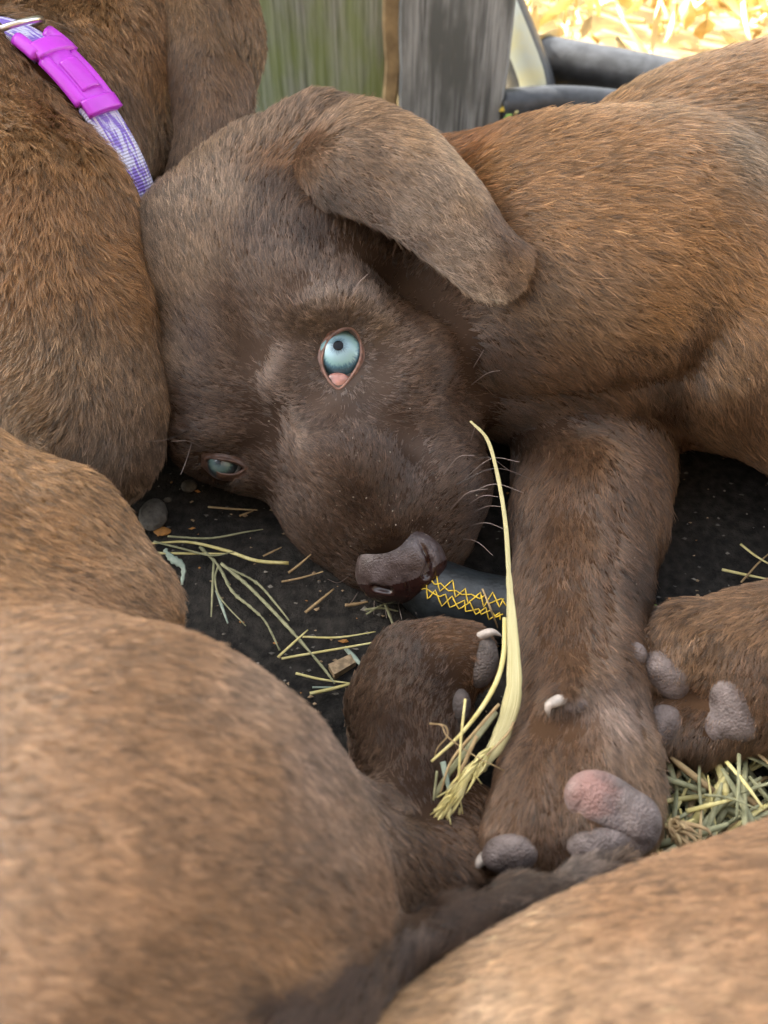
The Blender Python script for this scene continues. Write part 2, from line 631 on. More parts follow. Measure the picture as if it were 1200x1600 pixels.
def wood_material(name, c1, c2, moss=0.0):
    m, nt, b = new_mat(name)
    L = nt.links.new
    tc = nnode(nt, 'ShaderNodeTexCoord')
    mp = nnode(nt, 'ShaderNodeMapping')
    mp.inputs['Scale'].default_value = (230, 40, 8)
    L(tc.outputs['Object'], mp.inputs[0])
    nz = nnode(nt, 'ShaderNodeTexNoise'); nz.inputs['Scale'].default_value = 1.4; nz.inputs['Detail'].default_value = 8; nz.inputs['Roughness'].default_value = 0.65
    L(mp.outputs[0], nz.inputs['Vector'])
    rp = nnode(nt, 'ShaderNodeValToRGB')
    rp.color_ramp.elements[0].position, rp.color_ramp.elements[1].position = 0.38, 0.58
    rp.color_ramp.elements[0].color, rp.color_ramp.elements[1].color = (*c1, 1), (*c2, 1)
    L(nz.outputs['Fac'], rp.inputs[0])
    col = rp.outputs[0]
    # weather blotches
    n3 = nnode(nt, 'ShaderNodeTexNoise'); n3.inputs['Scale'].default_value = 26; n3.inputs['Detail'].default_value = 5
    mp3 = nnode(nt, 'ShaderNodeMapping'); mp3.inputs['Scale'].default_value = (1.6, 1, 0.55)
    L(tc.outputs['Object'], mp3.inputs[0]); L(mp3.outputs[0], n3.inputs['Vector'])
    r3 = nnode(nt, 'ShaderNodeValToRGB')
    r3.color_ramp.elements[0].position, r3.color_ramp.elements[1].position = 0.42, 0.60
    mx = nnode(nt, 'ShaderNodeMix', data_type='RGBA')
    L(n3.outputs['Fac'], r3.inputs[0]); L(r3.outputs[0], mx.inputs['Factor'])
    L(col, mx.inputs['A'])
    if moss:
        mx.inputs['B'].default_value = (0.25, 0.33, 0.07, 1)
        mu = nnode(nt, 'ShaderNodeMath', operation='MULTIPLY'); mu.inputs[1].default_value = moss
        L(r3.outputs[0], mu.inputs[0]); L(mu.outputs[0], mx.inputs['Factor'])
    else:
        mx.inputs['B'].default_value = (c1[0] * 1.25, c1[1] * 1.25, c1[2] * 1.2, 1)
    L(mx.outputs['Result'], b.inputs['Base Color'])
    b.inputs['Roughness'].default_value = 0.85
    b.inputs['Specular IOR Level'].default_value = 0.25
    bp = nnode(nt, 'ShaderNodeBump'); bp.inputs['Strength'].default_value = 0.7; bp.inputs['Distance'].default_value = 0.0012
    L(nz.outputs['Fac'], bp.inputs['Height']); L(bp.outputs[0], b.inputs['Normal'])
    return m


def YP(px, py, Y):
    v = (py - 800) / FPX
    return W(px, py, Y / (CP - v * SP))


def plank(root, x0, x1, y, h, mat, seed, name='plank'):
    r = np.random.default_rng(seed)
    nz_ = 26
    V, F = [], []
    th = 0.02
    for i in range(nz_ + 1):
        z = h * i / nz_ - 0.004
        a, b_ = x0 + 0.0008 * r.normal(), x1 + 0.0008 * r.normal()
        e = 0.0018
        ring = [(a + e, y), (b_ - e, y), (b_, y + e), (b_, y + th - e), (b_ - e, y + th), (a + e, y + th), (a, y + th - e), (a, y + e)]
        V += [(p[0], p[1], z) for p in ring]
    for i in range(nz_):
        for k in range(8):
            k2 = (k + 1) % 8
            F.append((i * 8 + k, i * 8 + k2, (i + 1) * 8 + k2, (i + 1) * 8 + k))
    F.append(tuple(range(7, -1, -1))); F.append(tuple(nz_ * 8 + k for k in range(8)))
    return mesh_obj(name, V, F, mat, root, smooth=False)


M_GREYWOOD = wood_material('grey weathered wood', (0.13, 0.135, 0.135), (0.47, 0.48, 0.48))
M_MOSSWOOD = wood_material('mossy weathered wood', (0.17, 0.18, 0.15), (0.46, 0.48, 0.42), moss=0.6)
M_RAWWOOD = plain('raw split wood', (0.42, 0.30, 0.16), 0.8, noise=0.3, nscale=90)
FY = 0.57
fence = bpy.data.objects.new('wooden_fence', None)
put(fence, None)
fence.location = (-0.9, FY, 0)
tag(fence, 'weathered upright wooden fence boards with green moss behind the puppies', 'fence')
p = plank(fence, 0.0092, 0.0785, FY - 0.006, 0.61, M_GREYWOOD, 1)
p['label'] = 'grey weathered board without moss'
p = plank(fence, -0.0010, 0.0105, FY - 0.003, 0.61, M_RAWWOOD, 2, 'split_edge')
p['label'] = 'pale raw split edge between the two boards'
p = plank(fence, -0.115, 0.0015, FY, 0.61, M_MOSSWOOD, 3)
p['label'] = 'board streaked with green moss'
for i in range(17):
    x = -0.117 - i * 0.112
    plank(fence, x - 0.110, x, FY + 0.002 * (i % 2), 0.61, M_GREYWOOD if i % 3 else M_MOSSWOOD, 4 + i)
for z in (0.14, 0.46):
    V = [(a, b_, c) for a in (-2.02, 0.07) for b_ in (FY + 0.024, FY + 0.06) for c in (z, z + 0.08)]
    mesh_obj('rail', V, [(0, 1, 3, 2), (4, 6, 7, 5), (0, 4, 5, 1), (2, 3, 7, 6), (0, 2, 6, 4), (1, 5, 7, 3)], M_GREYWOOD, fence, smooth=False)

# unseen board wall added behind the camera to block light from the near side
M_DARKWOOD = wood_material('dark timber boards', (0.05, 0.04, 0.03), (0.11, 0.085, 0.06))
wall = bpy.data.objects.new('light_block_wall', None)
put(wall, None)
wall.location = (0.9, -0.8, 0)
tag(wall, 'added dark board wall, unseen behind the camera, blocking light', 'wall')
for i in range(14):
    z0, z1 = i * 0.18 - 0.004, i * 0.18 + 0.174
    V = [(a, b_, c) for a in (-0.75, 3.2) for b_ in (-0.83, -0.80 + 0.002 * (i % 3)) for c in (z0, z1)]
    mesh_obj('board', V, [(0, 1, 3, 2), (4, 6, 7, 5), (0, 4, 5, 1), (2, 3, 7, 6), (0, 2, 6, 4), (1, 5, 7, 3)], M_DARKWOOD, wall, smooth=False)

# pipes beyond the boards
M_PIPE = plain('black poly pipe', (0.035, 0.038, 0.043), 0.42, noise=0.4, nscale=120, bump=0.15, bscale=400, spec=0.5)
M_STRIPE = plain('pale stripe print', (0.55, 0.62, 0.60), 0.35, nscale=40, col2=(0.66, 0.62, 0.34), spec=0.5)


def strip_on_tube(path, r_, ang0, ang1, lift, n_a=5, hint=(0, 0, 1.0)):
    """sheet wrapped on a tube surface between two angles (0 = hint direction, + towards right of travel)"""
    tg = unit(np.gradient(path, axis=0))
    V = []
    for i in range(len(path)):
        h_ = np.array(hint) - tg[i] * (np.array(hint) @ tg[i]); h_ /= np.linalg.norm(h_)
        s_ = np.cross(tg[i], h_)
        for a in np.linspace(ang0, ang1, n_a):
            V.append(path[i] + (r_ + lift) * (h_ * math.cos(a) + s_ * math.sin(a)))
    F = [(i * n_a + j, i * n_a + j + 1, (i + 1) * n_a + j + 1, (i + 1) * n_a + j) for i in range(len(path) - 1) for j in range(n_a - 1)]
    return np.array(V), F


path = bez([YP(735, -110, 0.625), YP(775, 0, 0.62), YP(822, 115, 0.612), YP(843, 182, 0.602), YP(885, 214, 0.595), YP(960, 232, 0.575)], 60)
V, F = tube(path, 0.0168, sides=20)
hz = mesh_obj('striped_hose', V, F, M_PIPE)
tag(hz, 'black hose with a pale yellow white stripe leaning against the grey fence board', 'hose')
V, F = strip_on_tube(path[4:], 0.0168, -0.35, 0.75, 0.0003, hint=tuple(-FWD))
mesh_obj('stripe', V, F, M_STRIPE, hz)
path = bez([YP(700, 66, 0.665), G(850, 93, 0.0165), G(958, 113, 0.0165), G(1078, 137, 0.0165), G(1300, 190, 0.0165)], 40)
V, F = tube(path, 0.0155, sides=20)
tag(mesh_obj('irrigation_pipe', V, F, M_PIPE), 'thick black pipe lying on the ground in front of the sunlit dry leaves', 'pipe')
path = bez([G(780, 172, 0.013), G(862, 165, 0.013), G(960, 172, 0.013), G(1080, 196, 0.013)], 30)
V, F = tube(path, 0.0125, sides=18)
tag(mesh_obj('irrigation_pipe', V, F, M_PIPE), 'thinner black pipe half hidden between the thick pipe and the puppy back', 'pipe')

# sunlit dry leaf litter beyond the pen
M_LITTER = plain('dry leaf litter', (0.55, 0.36, 0.12), 0.7, nscale=35, col2=(0.86, 0.74, 0.44))


def litter():
    r = np.random.default_rng(5)
    V, F = [], []
    for i in range(1500):
        x, y = r.uniform(-0.15, 0.75), r.uniform(0.66, 1.25)
        c = np.array([x, y, 0.004 + 0.02 * r.random()])
        L_, w_ = r.uniform(0.015, 0.045), r.uniform(0.006, 0.016)
        a, tl = r.random() * 6.28, r.normal() * 0.5
        u = np.array([math.cos(a) * math.cos(tl), math.sin(a) * math.cos(tl), abs(math.sin(tl))])
        s_ = unit(np.cross(u, np.array([r.normal() * .5, r.normal() * .5, 1])))
        n_ = np.cross(s_, u)
        k = len(V)
        for t, wd in ((0, .15), (.3, .9), (.65, 1), (1, .05)):
            for q in (-1, 0, 1):
                V.append(c + u * L_ * t + s_ * q * w_ * wd * .5 + n_ * (abs(q) * .003 + .006 * t * t))
        for t in range(3):
            for q in range(2):
                F.append((k + t * 3 + q, k + t * 3 + q + 1, k + (t + 1) * 3 + q + 1, k + (t + 1) * 3 + q))
    for i in range(90):      # dry upright stems
        x, y = r.uniform(0.05, 0.6), r.uniform(0.70, 1.2)
        h_ = r.uniform(0.03, 0.13)
        tp = np.array([x, y, 0]) + np.array([r.normal() * .03, r.normal() * .02, h_])
        v, f = tube(bez([(x, y, -0.01), (x + r.normal() * .004, y, h_ * .5), tp], 5), np.linspace(.0016, .0007, 5), sides=5)
        k = len(V); V += list(v); F += [tuple(q + k for q in ff) for ff in f]
    tag(mesh_obj('dry_leaf_litter', V, F, M_LITTER, base=(0.3, 0.9, 0)), kind='stuff')


litter()

# hose lying by the puppy's nose, with a yellow printed lattice
M_HOSE = plain('black rubber hose', (0.012, 0.015, 0.017), 0.38, noise=0.35, nscale=220, bump=0.25, bscale=700, spec=0.5)
M_YELLOW = plain('yellow print', (0.62, 0.42, 0.03), 0.6, noise=0.35, nscale=300)
hp = bez([G(610, 600, 0.0128), G(628, 740, 0.0128), G(640, 840, 0.0128), G(664, 908, 0.0128), G(720, 938, 0.0128), G(800, 956, 0.0128), G(930, 985, 0.0128), G(1090, 1010, 0.0128)], 110)
HR = 0.0124
V, F = tube(hp, HR, sides=24)
ho = mesh_obj('garden_hose', V, F, M_HOSE)
tag(ho, "black rubber hose with a yellow lattice print under the puppy's nose", 'hose')
sl = np.concatenate([[0], np.cumsum(np.linalg.norm(np.diff(hp, axis=0), axis=1))])


def hose_pt(s, a, lift=0.00035):
    i = min(int(np.searchsorted(sl, s)), len(hp) - 2)
    tg = unit(hp[i + 1] - hp[i])
    pc = hp[i] + tg * (s - sl[i])
    h_ = -FWD - tg * (-FWD @ tg); h_ /= np.linalg.norm(h_)
    s_ = np.cross(tg, h_)
    return pc + (HR + lift) * (h_ * math.cos(a) + s_ * math.sin(a))


def hose_s(px, py):
    q = np.array([proj(x[None])[0][0] for x in hp])
    return float(np.interp(px, q, sl))


s0, s1 = hose_s(668, 0), hose_s(790, 0)
Vs, Fs = [], []
n_c = 6
for row, (a0, a1) in enumerate(((-0.10, -0.44), (0.22, -0.10))):
    for ph in (0, 1):
        pts_ = []
        for i in range(n_c * 2 + 1):
            s_ = s0 + (s1 - s0) * i / (n_c * 2)
            a = a0 if (i + ph + row) % 2 else a1
            if ph == 1: a = 0.5 * (a0 + a1) + (a - 0.5 * (a0 + a1)) * 0.45
            pts_.append((s_ + 0.0006 * rng.normal(), a + 0.06 * rng.normal()))
        fine = [hose_pt(pts_[i][0] * (1 - t) + pts_[i + 1][0] * t, pts_[i][1] * (1 - t) + pts_[i + 1][1] * t) for i in range(len(pts_) - 1) for t in (0, .25, .5, .75)]
        v, f = tube(np.array(fine), 0.00025, sides=5)
        k = len(Vs); Vs += list(v); Fs += [tuple(x + k for x in ff) for ff in f]
mesh_obj('printed_lattice', Vs, Fs, M_YELLOW, ho)
# ------------------------------------------------------------------ the puppies
# (px, py, depth, radius px) joints of each body
HEAD = dict(S1=(430, 405, .362, 190))

TAIL = [(330, 1690, .165, 130), (470, 1590, .178, 66), (600, 1508, .193, 44), (700, 1450, .204, 36), (800, 1406, .213, 27), (900, 1373, .221, 16), (980, 1338, .226, 6)]


def body_main(carve=True):
    s = Solid(0.0021)
    # trunk
    s.chain([(740, 430, .405, 190), (860, 450, .372, 232), (1000, 440, .362, 226), (1120, 520, .36, 180)], .02)
    s.chain([(900, 420, .392, 185), (1080, 372, .41, 238), (1200, 352, .415, 250), (1330, 380, .41, 250)], .013)
    # upper arm and elbow on the near side
    s.chain([(1060, 430, .35, 150), (1180, 540, .338, 128), (1260, 640, .335, 110)], .015)
    # foreleg stretched to the camera
    s.chain([(930, 640, .388, 112), (925, 730, .362, 118), (918, 810, .338, 113), (905, 920, .315, 99), (902, 1030, .296, 97), (902, 1120, .280, 99)], .008)
    s.chain([(902, 1120, .280, 99), (905, 1210, .266, 108), (890, 1285, .252, 112)], .008)
    # paw: outer toe with the big pad, carpal pad side, knuckle of dewclaw
    s.chain([(850, 1230, .258, 72), (808, 1310, .248, 58)], .006)
    s.chain([(950, 1190, .262, 70), (975, 1270, .252, 52)], .008)
    s.chain([(905, 1095, .268, 40), (880, 1098, .258, 26)], .005)
    for a_, b_, r_ in (((884, 1222, .2375), (876, 1335, .2290), 15), ((935, 1060, .2775), (1003, 1190, .2560), 12), ((905, 1112, .2505), (872, 1118, .2480), 9)):
        s.cone(S(*a_, r_), S(*b_, r_), .006, sub=True)
    # hind leg folded round, paw from the right
    s.chain([(1250, 380, .40, 230), (1370, 560, .37, 190), (1440, 800, .335, 140), (1340, 985, .300, 112), (1180, 1030, .288, 108)], .015)
    s.chain([(1180, 1020, .288, 100), (1085, 1000, .288, 58), (1050, 1040, .284, 42)], .006)
    s.chain([(1170, 1090, .285, 90), (1080, 1140, .284, 55), (1045, 1142, .281, 44)], .006)
    # head
    s.chain([(430, 405, .368, 188), (740, 430, .41, 180)], .015)
    s.chain([(350, 430, .368, 140), (308, 400, .360, 90), (300, 460, .360, 84)], .014)
    s.chain([(470, 470, .356, 170)], .016)
    s.chain([(400, 600, .362, 128)], .016)
    s.chain([(330, 600, .366, 92), (335, 680, .362, 58), (385, 715, .357, 52)], .014)
    s.chain([(600, 545, .362, 122)], .016)
    s.chain([(560, 650, .350, 150), (590, 740, .343, 118), (628, 835, .335, 84)], .016)
    s.chain([(655, 650, .352, 84), (672, 760, .341, 76), (668, 840, .337, 56)], .014)
    s.chain([(470, 700, .363, 88), (528, 800, .356, 70), (574, 870, .346, 50)], .014)
    s.chain([(625, 862, .333, 56), (620, 888, .332, 44)], .008)
    s.chain([(660, 800, .343, 64), (692, 775, .349, 52)], .010)
    # fuzzy swelling where the ear springs from the skull
    s.chain([(415, 262, .347, 60), (500, 232, .341, 68), (560, 226, .350, 62)], .012)
    # bridge of the nose, brow ridge, cheek
    s.chain([(455, 600, .317, 34), (540, 715, .3145, 36), (604, 820, .3150, 32)], .016)
    s.chain([(470, 470, .322, 46), (545, 470, .318, 34), (600, 500, .322, 30)], .014)
    s.chain([(650, 560, .330, 46), (640, 640, .326, 40)], .014)
    # lower jaw
    s.chain([(560, 780, .372, 90), (610, 880, .350, 52)], .008)
    # brow and cheek relief
    if not carve: return s.build()
    s.ell(532, 561, .3215, (52, 25, 58), 97, .003, sub=True)
    s.ell(351, 727, .345, (33, 13, 90), 10, .003, sub=True)
    return s.build()


def body_collared():
    s = Solid(0.0024)
    s.chain([(-60, 300, .36, 250), (38, 370, .348, 176), (94, 500, .346, 138), (126, 640, .344, 116), (138, 700, .344, 98)], .018)
    s.chain([(-120, 500, .36, 220), (40, 600, .354, 130)], .018)
    s.chain([(40, 250, .38, 190), (110, 150, .40, 138), (200, 105, .42, 128), (285, 60, .43, 118)], .012)
    s.chain([(285, 60, .43, 112), (240, -90, .43, 130)], .012)
    s.chain([(230, 215, .415, 70), (300, 240, .42, 40)], .012)
    return s.build()


def body_front():
    s = Solid(0.0021)
    s.chain([(-140, 830, .26, 230), (60, 860, .262, 130), (150, 960, .255, 130)], .012)
    s.chain([(-170, 1000, .24, 250), (60, 1450, .205, 400)], .01)
    s.ell(200, 1360, .203, (440, 365, 330), 37, .012)
    s.chain([(200, 1500, .195, 380), (330, 1640, .19, 300)], .012)
    s.chain([(400, 1310, .235, 205), (540, 1360, .238, 120)], .014)
    # folded hind leg and paw
    s.chain([(560, 1360, .245, 120), (650, 1400, .247, 85), (710, 1360, .256, 70), (740, 1290, .268, 62)], .012)
    s.chain([(660, 1320, .262, 80), (640, 1210, .275, 84), (628, 1110, .283, 80), (650, 1050, .287, 72), (690, 1030, .287, 55)], .008)
    s.chain([(690, 1022, .287, 52), (728, 1018, .285, 42), (742, 1045, .284, 34)], .005)
    s.chain([(660, 1080, .284, 50), (705, 1105, .283, 32)], .006)
    # tail
    s.chain(TAIL, .006)
    return s.build()


def body_corner():
    s = Solid(0.0024)
    s.ell(1030, 1850, .178, (650, 405, 420), -26, .01)
    s.chain([(700, 1850, .17, 250), (1340, 1590, .19, 300)], .015)
    return s.build()


SCULPT = [
    (440, 640, 70, 40, -45, -3.4), (496, 612, 34, 26, 60, -2.2), (600, 650, 66, 30, 22, -3.6), (622, 600, 30, 40, 0, 1.5),
    (490, 700, 40, 24, 60, 2.2), (550, 750, 80, 34, 58, 3.8), (598, 830, 40, 26, 60, 1.5), (645, 705, 56, 28, 60, -3.5),
    (708, 775, 42, 50, 0, 3.6), (655, 832, 18, 26, 20, -2.0), (530, 840, 50, 34, 45, 2.0), (470, 770, 60, 22, 45, -1.5),
    (510, 482, 66, 28, -14, 5.5), (575, 500, 26, 22, 30, 2.0), (470, 540, 30, 44, 0, 1.2), (610, 440, 80, 36, 35, -3.0),
    (380, 500, 26, 130, -20, -2.4), (300, 430, 60, 120, -15, 1.0), (450, 420, 60, 60, 0, 2.5), (660, 560, 44, 40, 0, 3.0),
    (688, 492, 36, 9, 35, -1.8), (668, 510, 30, 9, 35, 1.4), (345, 676, 56, 20, 8, 3.5), (400, 690, 30, 22, 30, -1.5), (385, 752, 30, 14, 20, 1.6),
    # foreleg: tendons, wrist, knuckles
    (860, 900, 22, 150, 3, 1.4), (950, 900, 16, 150, 6, -1.2), (900, 1050, 50, 24, 0, 1.5), (830, 1180, 26, 60, 10, 1.6), (870, 1200, 10, 60, 5, -1.4), (940, 1170, 14, 80, -8, 1.2),
    (1000, 1120, 14, 70, -10, -1.5), (940, 740, 60, 60, 0, 2), (1090, 560, 24, 64, 30, -3.2), (980, 600, 120, 16, -10, -2.5), (820, 620, 90, 18, 5, -2.5),
    (1110, 990, 40, 18, -30, 2), (1100, 1090, 34, 14, 10, -2.5)]
PUPS = {}
for key, fn in (('main', body_main), ('collared', body_collared), ('front', body_front), ('corner', body_corner)):
    V, Q = fn()
    if key == 'main': V = sculpt(V, Q, SCULPT)
    PUPS[key] = (V, Q, big_mesh('puppy', V, Q, M_SKIN))
A, B, C, D = (PUPS[k][2] for k in ('main', 'collared', 'front', 'corner'))
LIT = 'litter of chocolate brown puppies'
tag(A, 'blue eyed brown puppy lying on its side with its face to the camera', 'puppy', LIT)
tag(B, 'brown puppy wearing the purple collar, seen from behind at upper left', 'puppy', LIT)
tag(C, 'blurred close brown puppy at lower left with its tail and one hind paw showing', 'puppy', LIT)
tag(D, 'tan brown puppy cut off by the lower right corner below the hay', 'puppy', LIT)
_v, _q = body_main(False)
T_A0 = bvh(sculpt(_v, _q, SCULPT), _q)
T_A, T_B, T_C, T_D = (bvh(PUPS[k][0], PUPS[k][1]) for k in ('main', 'collared', 'front', 'corner'))

# ear of the main puppy: a thick folded leather-like flap
rows = [
    [W(452, 326, .340), W(446, 280, .334), W(468, 225, .332), W(510, 184, .346), W(560, 172, .370)],
    [W(500, 320, .316), W(498, 262, .308), W(518, 204, .306), W(555, 168, .322), W(596, 170, .352)],
    [W(596, 360, .305), W(604, 298, .300), W(622, 228, .299), W(650, 196, .313), W(680, 222, .338)],
    [W(682, 422, .302), W(702, 350, .298), W(716, 280, .297), W(734, 276, .310), W(742, 300, .328)],
    [W(735, 463, .302), W(758, 410, .299), W(770, 355, .298), W(786, 354, .306), W(795, 366, .316)],
    [W(770, 471, .303), W(794, 440, .301), W(814, 403, .300), W(823, 392, .304), W(829, 390, .311)],
    [W(785, 468, .304), W(804, 456, .303), W(817, 442, .303), W(826, 425, .304), W(832, 408, .309)],
]
ear_sheet = loft(rows, 60, 40)
th = np.full((60, 40), 0.0026)
th[-6:] = np.linspace(0.0026, 0.0012, 6)[:, None]
EV, EQ = thicken(ear_sheet, th)
nrm = np.cross(EV[EQ[:, 2]] - EV[EQ[:, 0]], EV[EQ[:, 3]] - EV[EQ[:, 1]])
for _ in range(2): EV = relax(EV, EQ, 0.5)
ear = big_mesh('ear', EV, EQ, M_SKIN, A)

# ear flap of the collared puppy
rows = [
    [W(250, -70, .392), W(300, -70, .378), W(338, -70, .392)],
    [W(262, 40, .390), W(312, 40, .374), W(354, 45, .390)],
    [W(270, 130, .388), W(330, 130, .373), W(390, 125, .389)],
    [W(276, 205, .387), W(332, 205, .374), W(384, 195, .388)],
    [W(268, 262, .388), W(302, 268, .380), W(332, 255, .388)],
]
FV, FQ = thicken(loft(rows, 50, 26), 0.005)
for _ in range(2): FV = relax(FV, FQ, 0.5)
ear_b = big_mesh('ear', FV, FQ, M_SKIN, B)
# ------------------------------------------------------------------ eyes, nose, pads, claws
M_SCLERA = plain('eye white', (0.52, 0.54, 0.62), 0.15, coat=1.0, noise=0.1, nscale=300)
M_LID = plain('eyelid skin', (0.19, 0.10, 0.073), 0.4, noise=0.4, nscale=500, bump=0.2, bscale=1500, sss=0.15)
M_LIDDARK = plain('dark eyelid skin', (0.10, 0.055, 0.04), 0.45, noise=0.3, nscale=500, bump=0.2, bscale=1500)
M_CARUNCLE = plain('wet pink eye corner', (0.36, 0.165, 0.13), 0.2, noise=0.2, nscale=500, coat=0.6, sss=0.2)
M_PUPIL = plain('pupil', (0.004, 0.004, 0.007), 0.12, coat=0.12, spec=0.15)
M_NOSE = plain('nose leather', (0.045, 0.028, 0.025), 0.32, nscale=260, col2=(0.11, 0.085, 0.085), bump=0.45, bscale=1500, spec=0.6)
M_NOSTRIL = plain('wet nostril', (0.030, 0.013, 0.011), 0.25, spec=0.5, coat=0.15)
def pad_material(name, c1, c2):
    m = plain(name, c1, 0.62, nscale=170, col2=c2, spec=0.35, sss=0.04)
    nt = m.node_tree; L = nt.links.new; b = nt.nodes['Principled BSDF']
    tc = nnode(nt, 'ShaderNodeTexCoord')
    vo = nnode(nt, 'ShaderNodeTexVoronoi'); vo.inputs['Scale'].default_value = 1250
    n2 = nnode(nt, 'ShaderNodeTexNoise'); n2.inputs['Scale'].default_value = 260; n2.inputs['Detail'].default_value = 6
    L(tc.outputs['Object'], vo.inputs['Vector']); L(tc.outputs['Object'], n2.inputs['Vector'])
    ad = nnode(nt, 'ShaderNodeMath', operation='MULTIPLY_ADD'); ad.inputs[1].default_value = -0.5
    L(vo.outputs['Distance'], ad.inputs[0]); L(n2.outputs['Fac'], ad.inputs[2])
    bp = nnode(nt, 'ShaderNodeBump'); bp.inputs['Strength'].default_value = 0.9; bp.inputs['Distance'].default_value = 0.0007
    L(ad.outputs[0], bp.inputs['Height']); L(bp.outputs[0], b.inputs['Normal'])
    return m


M_PAD = pad_material('grey paw pad', (0.075, 0.056, 0.050), (0.19, 0.152, 0.142))
M_PADDARK = pad_material('dark paw pad', (0.05, 0.04, 0.034), (0.12, 0.095, 0.085))
M_PADPINK = pad_material('grey paw pad with pink patch', (0.075, 0.056, 0.050), (0.19, 0.152, 0.142))


def pink_patch(m, at, r_):
    nt = m.node_tree; L = nt.links.new; b = nt.nodes['Principled BSDF']
    src = b.inputs['Base Color'].links[0].from_socket
    tc = nnode(nt, 'ShaderNodeTexCoord')
    ds = nnode(nt, 'ShaderNodeVectorMath', operation='DISTANCE'); ds.inputs[1].default_value = at
    L(tc.outputs['Object'], ds.inputs[0])
    nz = nnode(nt, 'ShaderNodeTexNoise'); nz.inputs['Scale'].default_value = 260
    L(tc.outputs['Object'], nz.inputs['Vector'])
    ma = nnode(nt, 'ShaderNodeMath', operation='MULTIPLY_ADD'); ma.inputs[1].default_value = r_ * .9
    L(nz.outputs['Fac'], ma.inputs[0]); L(ds.outputs['Value'], ma.inputs[2])
    mr = nnode(nt, 'ShaderNodeMapRange'); mr.inputs['From Min'].default_value = r_ * 1.9; mr.inputs['From Max'].default_value = r_ * .8
    L(ma.outputs[0], mr.inputs['Value'])
    mx = nnode(nt, 'ShaderNodeMix', data_type='RGBA'); mx.inputs['B'].default_value = (0.31, 0.165, 0.14, 1)
    L(mr.outputs[0], mx.inputs['Factor']); L(src, mx.inputs['A']); L(mx.outputs['Result'], b.inputs['Base Color'])


M_CLAW = plain('pale claw', (0.36, 0.31, 0.27), 0.4, noise=0.35, nscale=260, bump=0.3, bscale=900)


def iris_material(name, c_in, c_mid, c_out, rad):
    """object origin sits at the cap's centre; local radius drives the rings"""
    m, nt, b = new_mat(name)
    L = nt.links.new
    tc = nnode(nt, 'ShaderNodeTexCoord')
    ln = nnode(nt, 'ShaderNodeVectorMath', operation='LENGTH')
    L(tc.outputs['Object'], ln.inputs[0])
    dv = nnode(nt, 'ShaderNodeMath', operation='DIVIDE'); dv.inputs[1].default_value = rad
    L(ln.outputs['Value'], dv.inputs[0])
    nrm = nnode(nt, 'ShaderNodeVectorMath', operation='NORMALIZE'); L(tc.outputs['Object'], nrm.inputs[0])
    nz = nnode(nt, 'ShaderNodeTexNoise'); nz.inputs['Scale'].default_value = 13; nz.inputs['Detail'].default_value = 8
    L(nrm.outputs[0], nz.inputs['Vector'])
    ad = nnode(nt, 'ShaderNodeMath', operation='MULTIPLY_ADD'); ad.inputs[1].default_value = 0.5; ad.inputs[2].default_value = -0.25
    L(nz.outputs['Fac'], ad.inputs[0])
    sm = nnode(nt, 'ShaderNodeMath', operation='ADD'); L(dv.outputs[0], sm.inputs[0]); L(ad.outputs[0], sm.inputs[1])
    rp = nnode(nt, 'ShaderNodeValToRGB')
    e = rp.color_ramp.elements
    e[0].position, e[0].color = 0.20, (*c_in, 1)
    e[1].position, e[1].color = 0.98, (*c_out, 1)
    x = e.new(0.38); x.color = (*c_mid, 1)
    x = e.new(0.72); x.color = (c_mid[0] * 1.0, c_mid[1] * 1.08, c_mid[2] * 0.93, 1)
    x = e.new(0.88); x.color = (c_out[0] * 1.6, c_out[1] * 1.7, c_out[2] * 1.7, 1)
    L(sm.outputs[0], rp.inputs[0]); L(rp.outputs[0], b.inputs['Base Color'])
    b.inputs['Roughness'].default_value = 0.35
    b.inputs['Coat Weight'].default_value = 1.0
    b.inputs['Coat Roughness'].default_value = 0.01
    b.inputs['Coat IOR'].default_value = 1.45
    return m


def cap(name, c, ax, Rr, ang, mat, root, flat=0.0, n=28, m=10, bulge=0.0):
    """spherical cap of radius Rr about c, half angle ang, origin at its own middle"""
    ax = unit(ax)
    u = unit(np.cross(ax, [0.3, 0.2, 1.0])); v = np.cross(ax, u)
    V = [c + ax * (Rr + bulge)]
    for i in range(1, m + 1):
        t = ang * i / m
        for k in range(n):
            p = 2 * math.pi * k / n
            V.append(c + (Rr + bulge * (1 - (i / m) ** 2)) * (ax * math.cos(t) + (u * math.cos(p) + v * math.sin(p)) * math.sin(t)))
    F = [(0, 1 + k, 1 + (k + 1) % n) for k in range(n)]
    for i in range(m - 1):
        for k in range(n):
            a, b_ = 1 + i * n + k, 1 + i * n + (k + 1) % n
            F.append((a, a + n, b_ + n, b_))
    o = mesh_obj(name, V, F, mat, root)
    org = np.array(V[0])
    me = o.data
    off = org - wloc(root)
    o.location = off
    for q in me.vertices: q.co -= Vector(off)
    return o


def sphere(name, c, r_, mat, root, nu=32, nv=20, scale=(1, 1, 1)):
    V, F = [], []
    for i in range(nv + 1):
        t = math.pi * i / nv
        for k in range(nu):
            p = 2 * math.pi * k / nu
            V.append(c + r_ * np.array([math.sin(t) * math.cos(p) * scale[0], math.sin(t) * math.sin(p) * scale[1], math.cos(t) * scale[2]]))
    for i in range(nv):
        for k in range(nu):
            k2 = (k + 1) % nu
            F.append((i * nu + k, (i + 1) * nu + k, (i + 1) * nu + k2, i * nu + k2))
    return mesh_obj(name, V, F, mat, root)


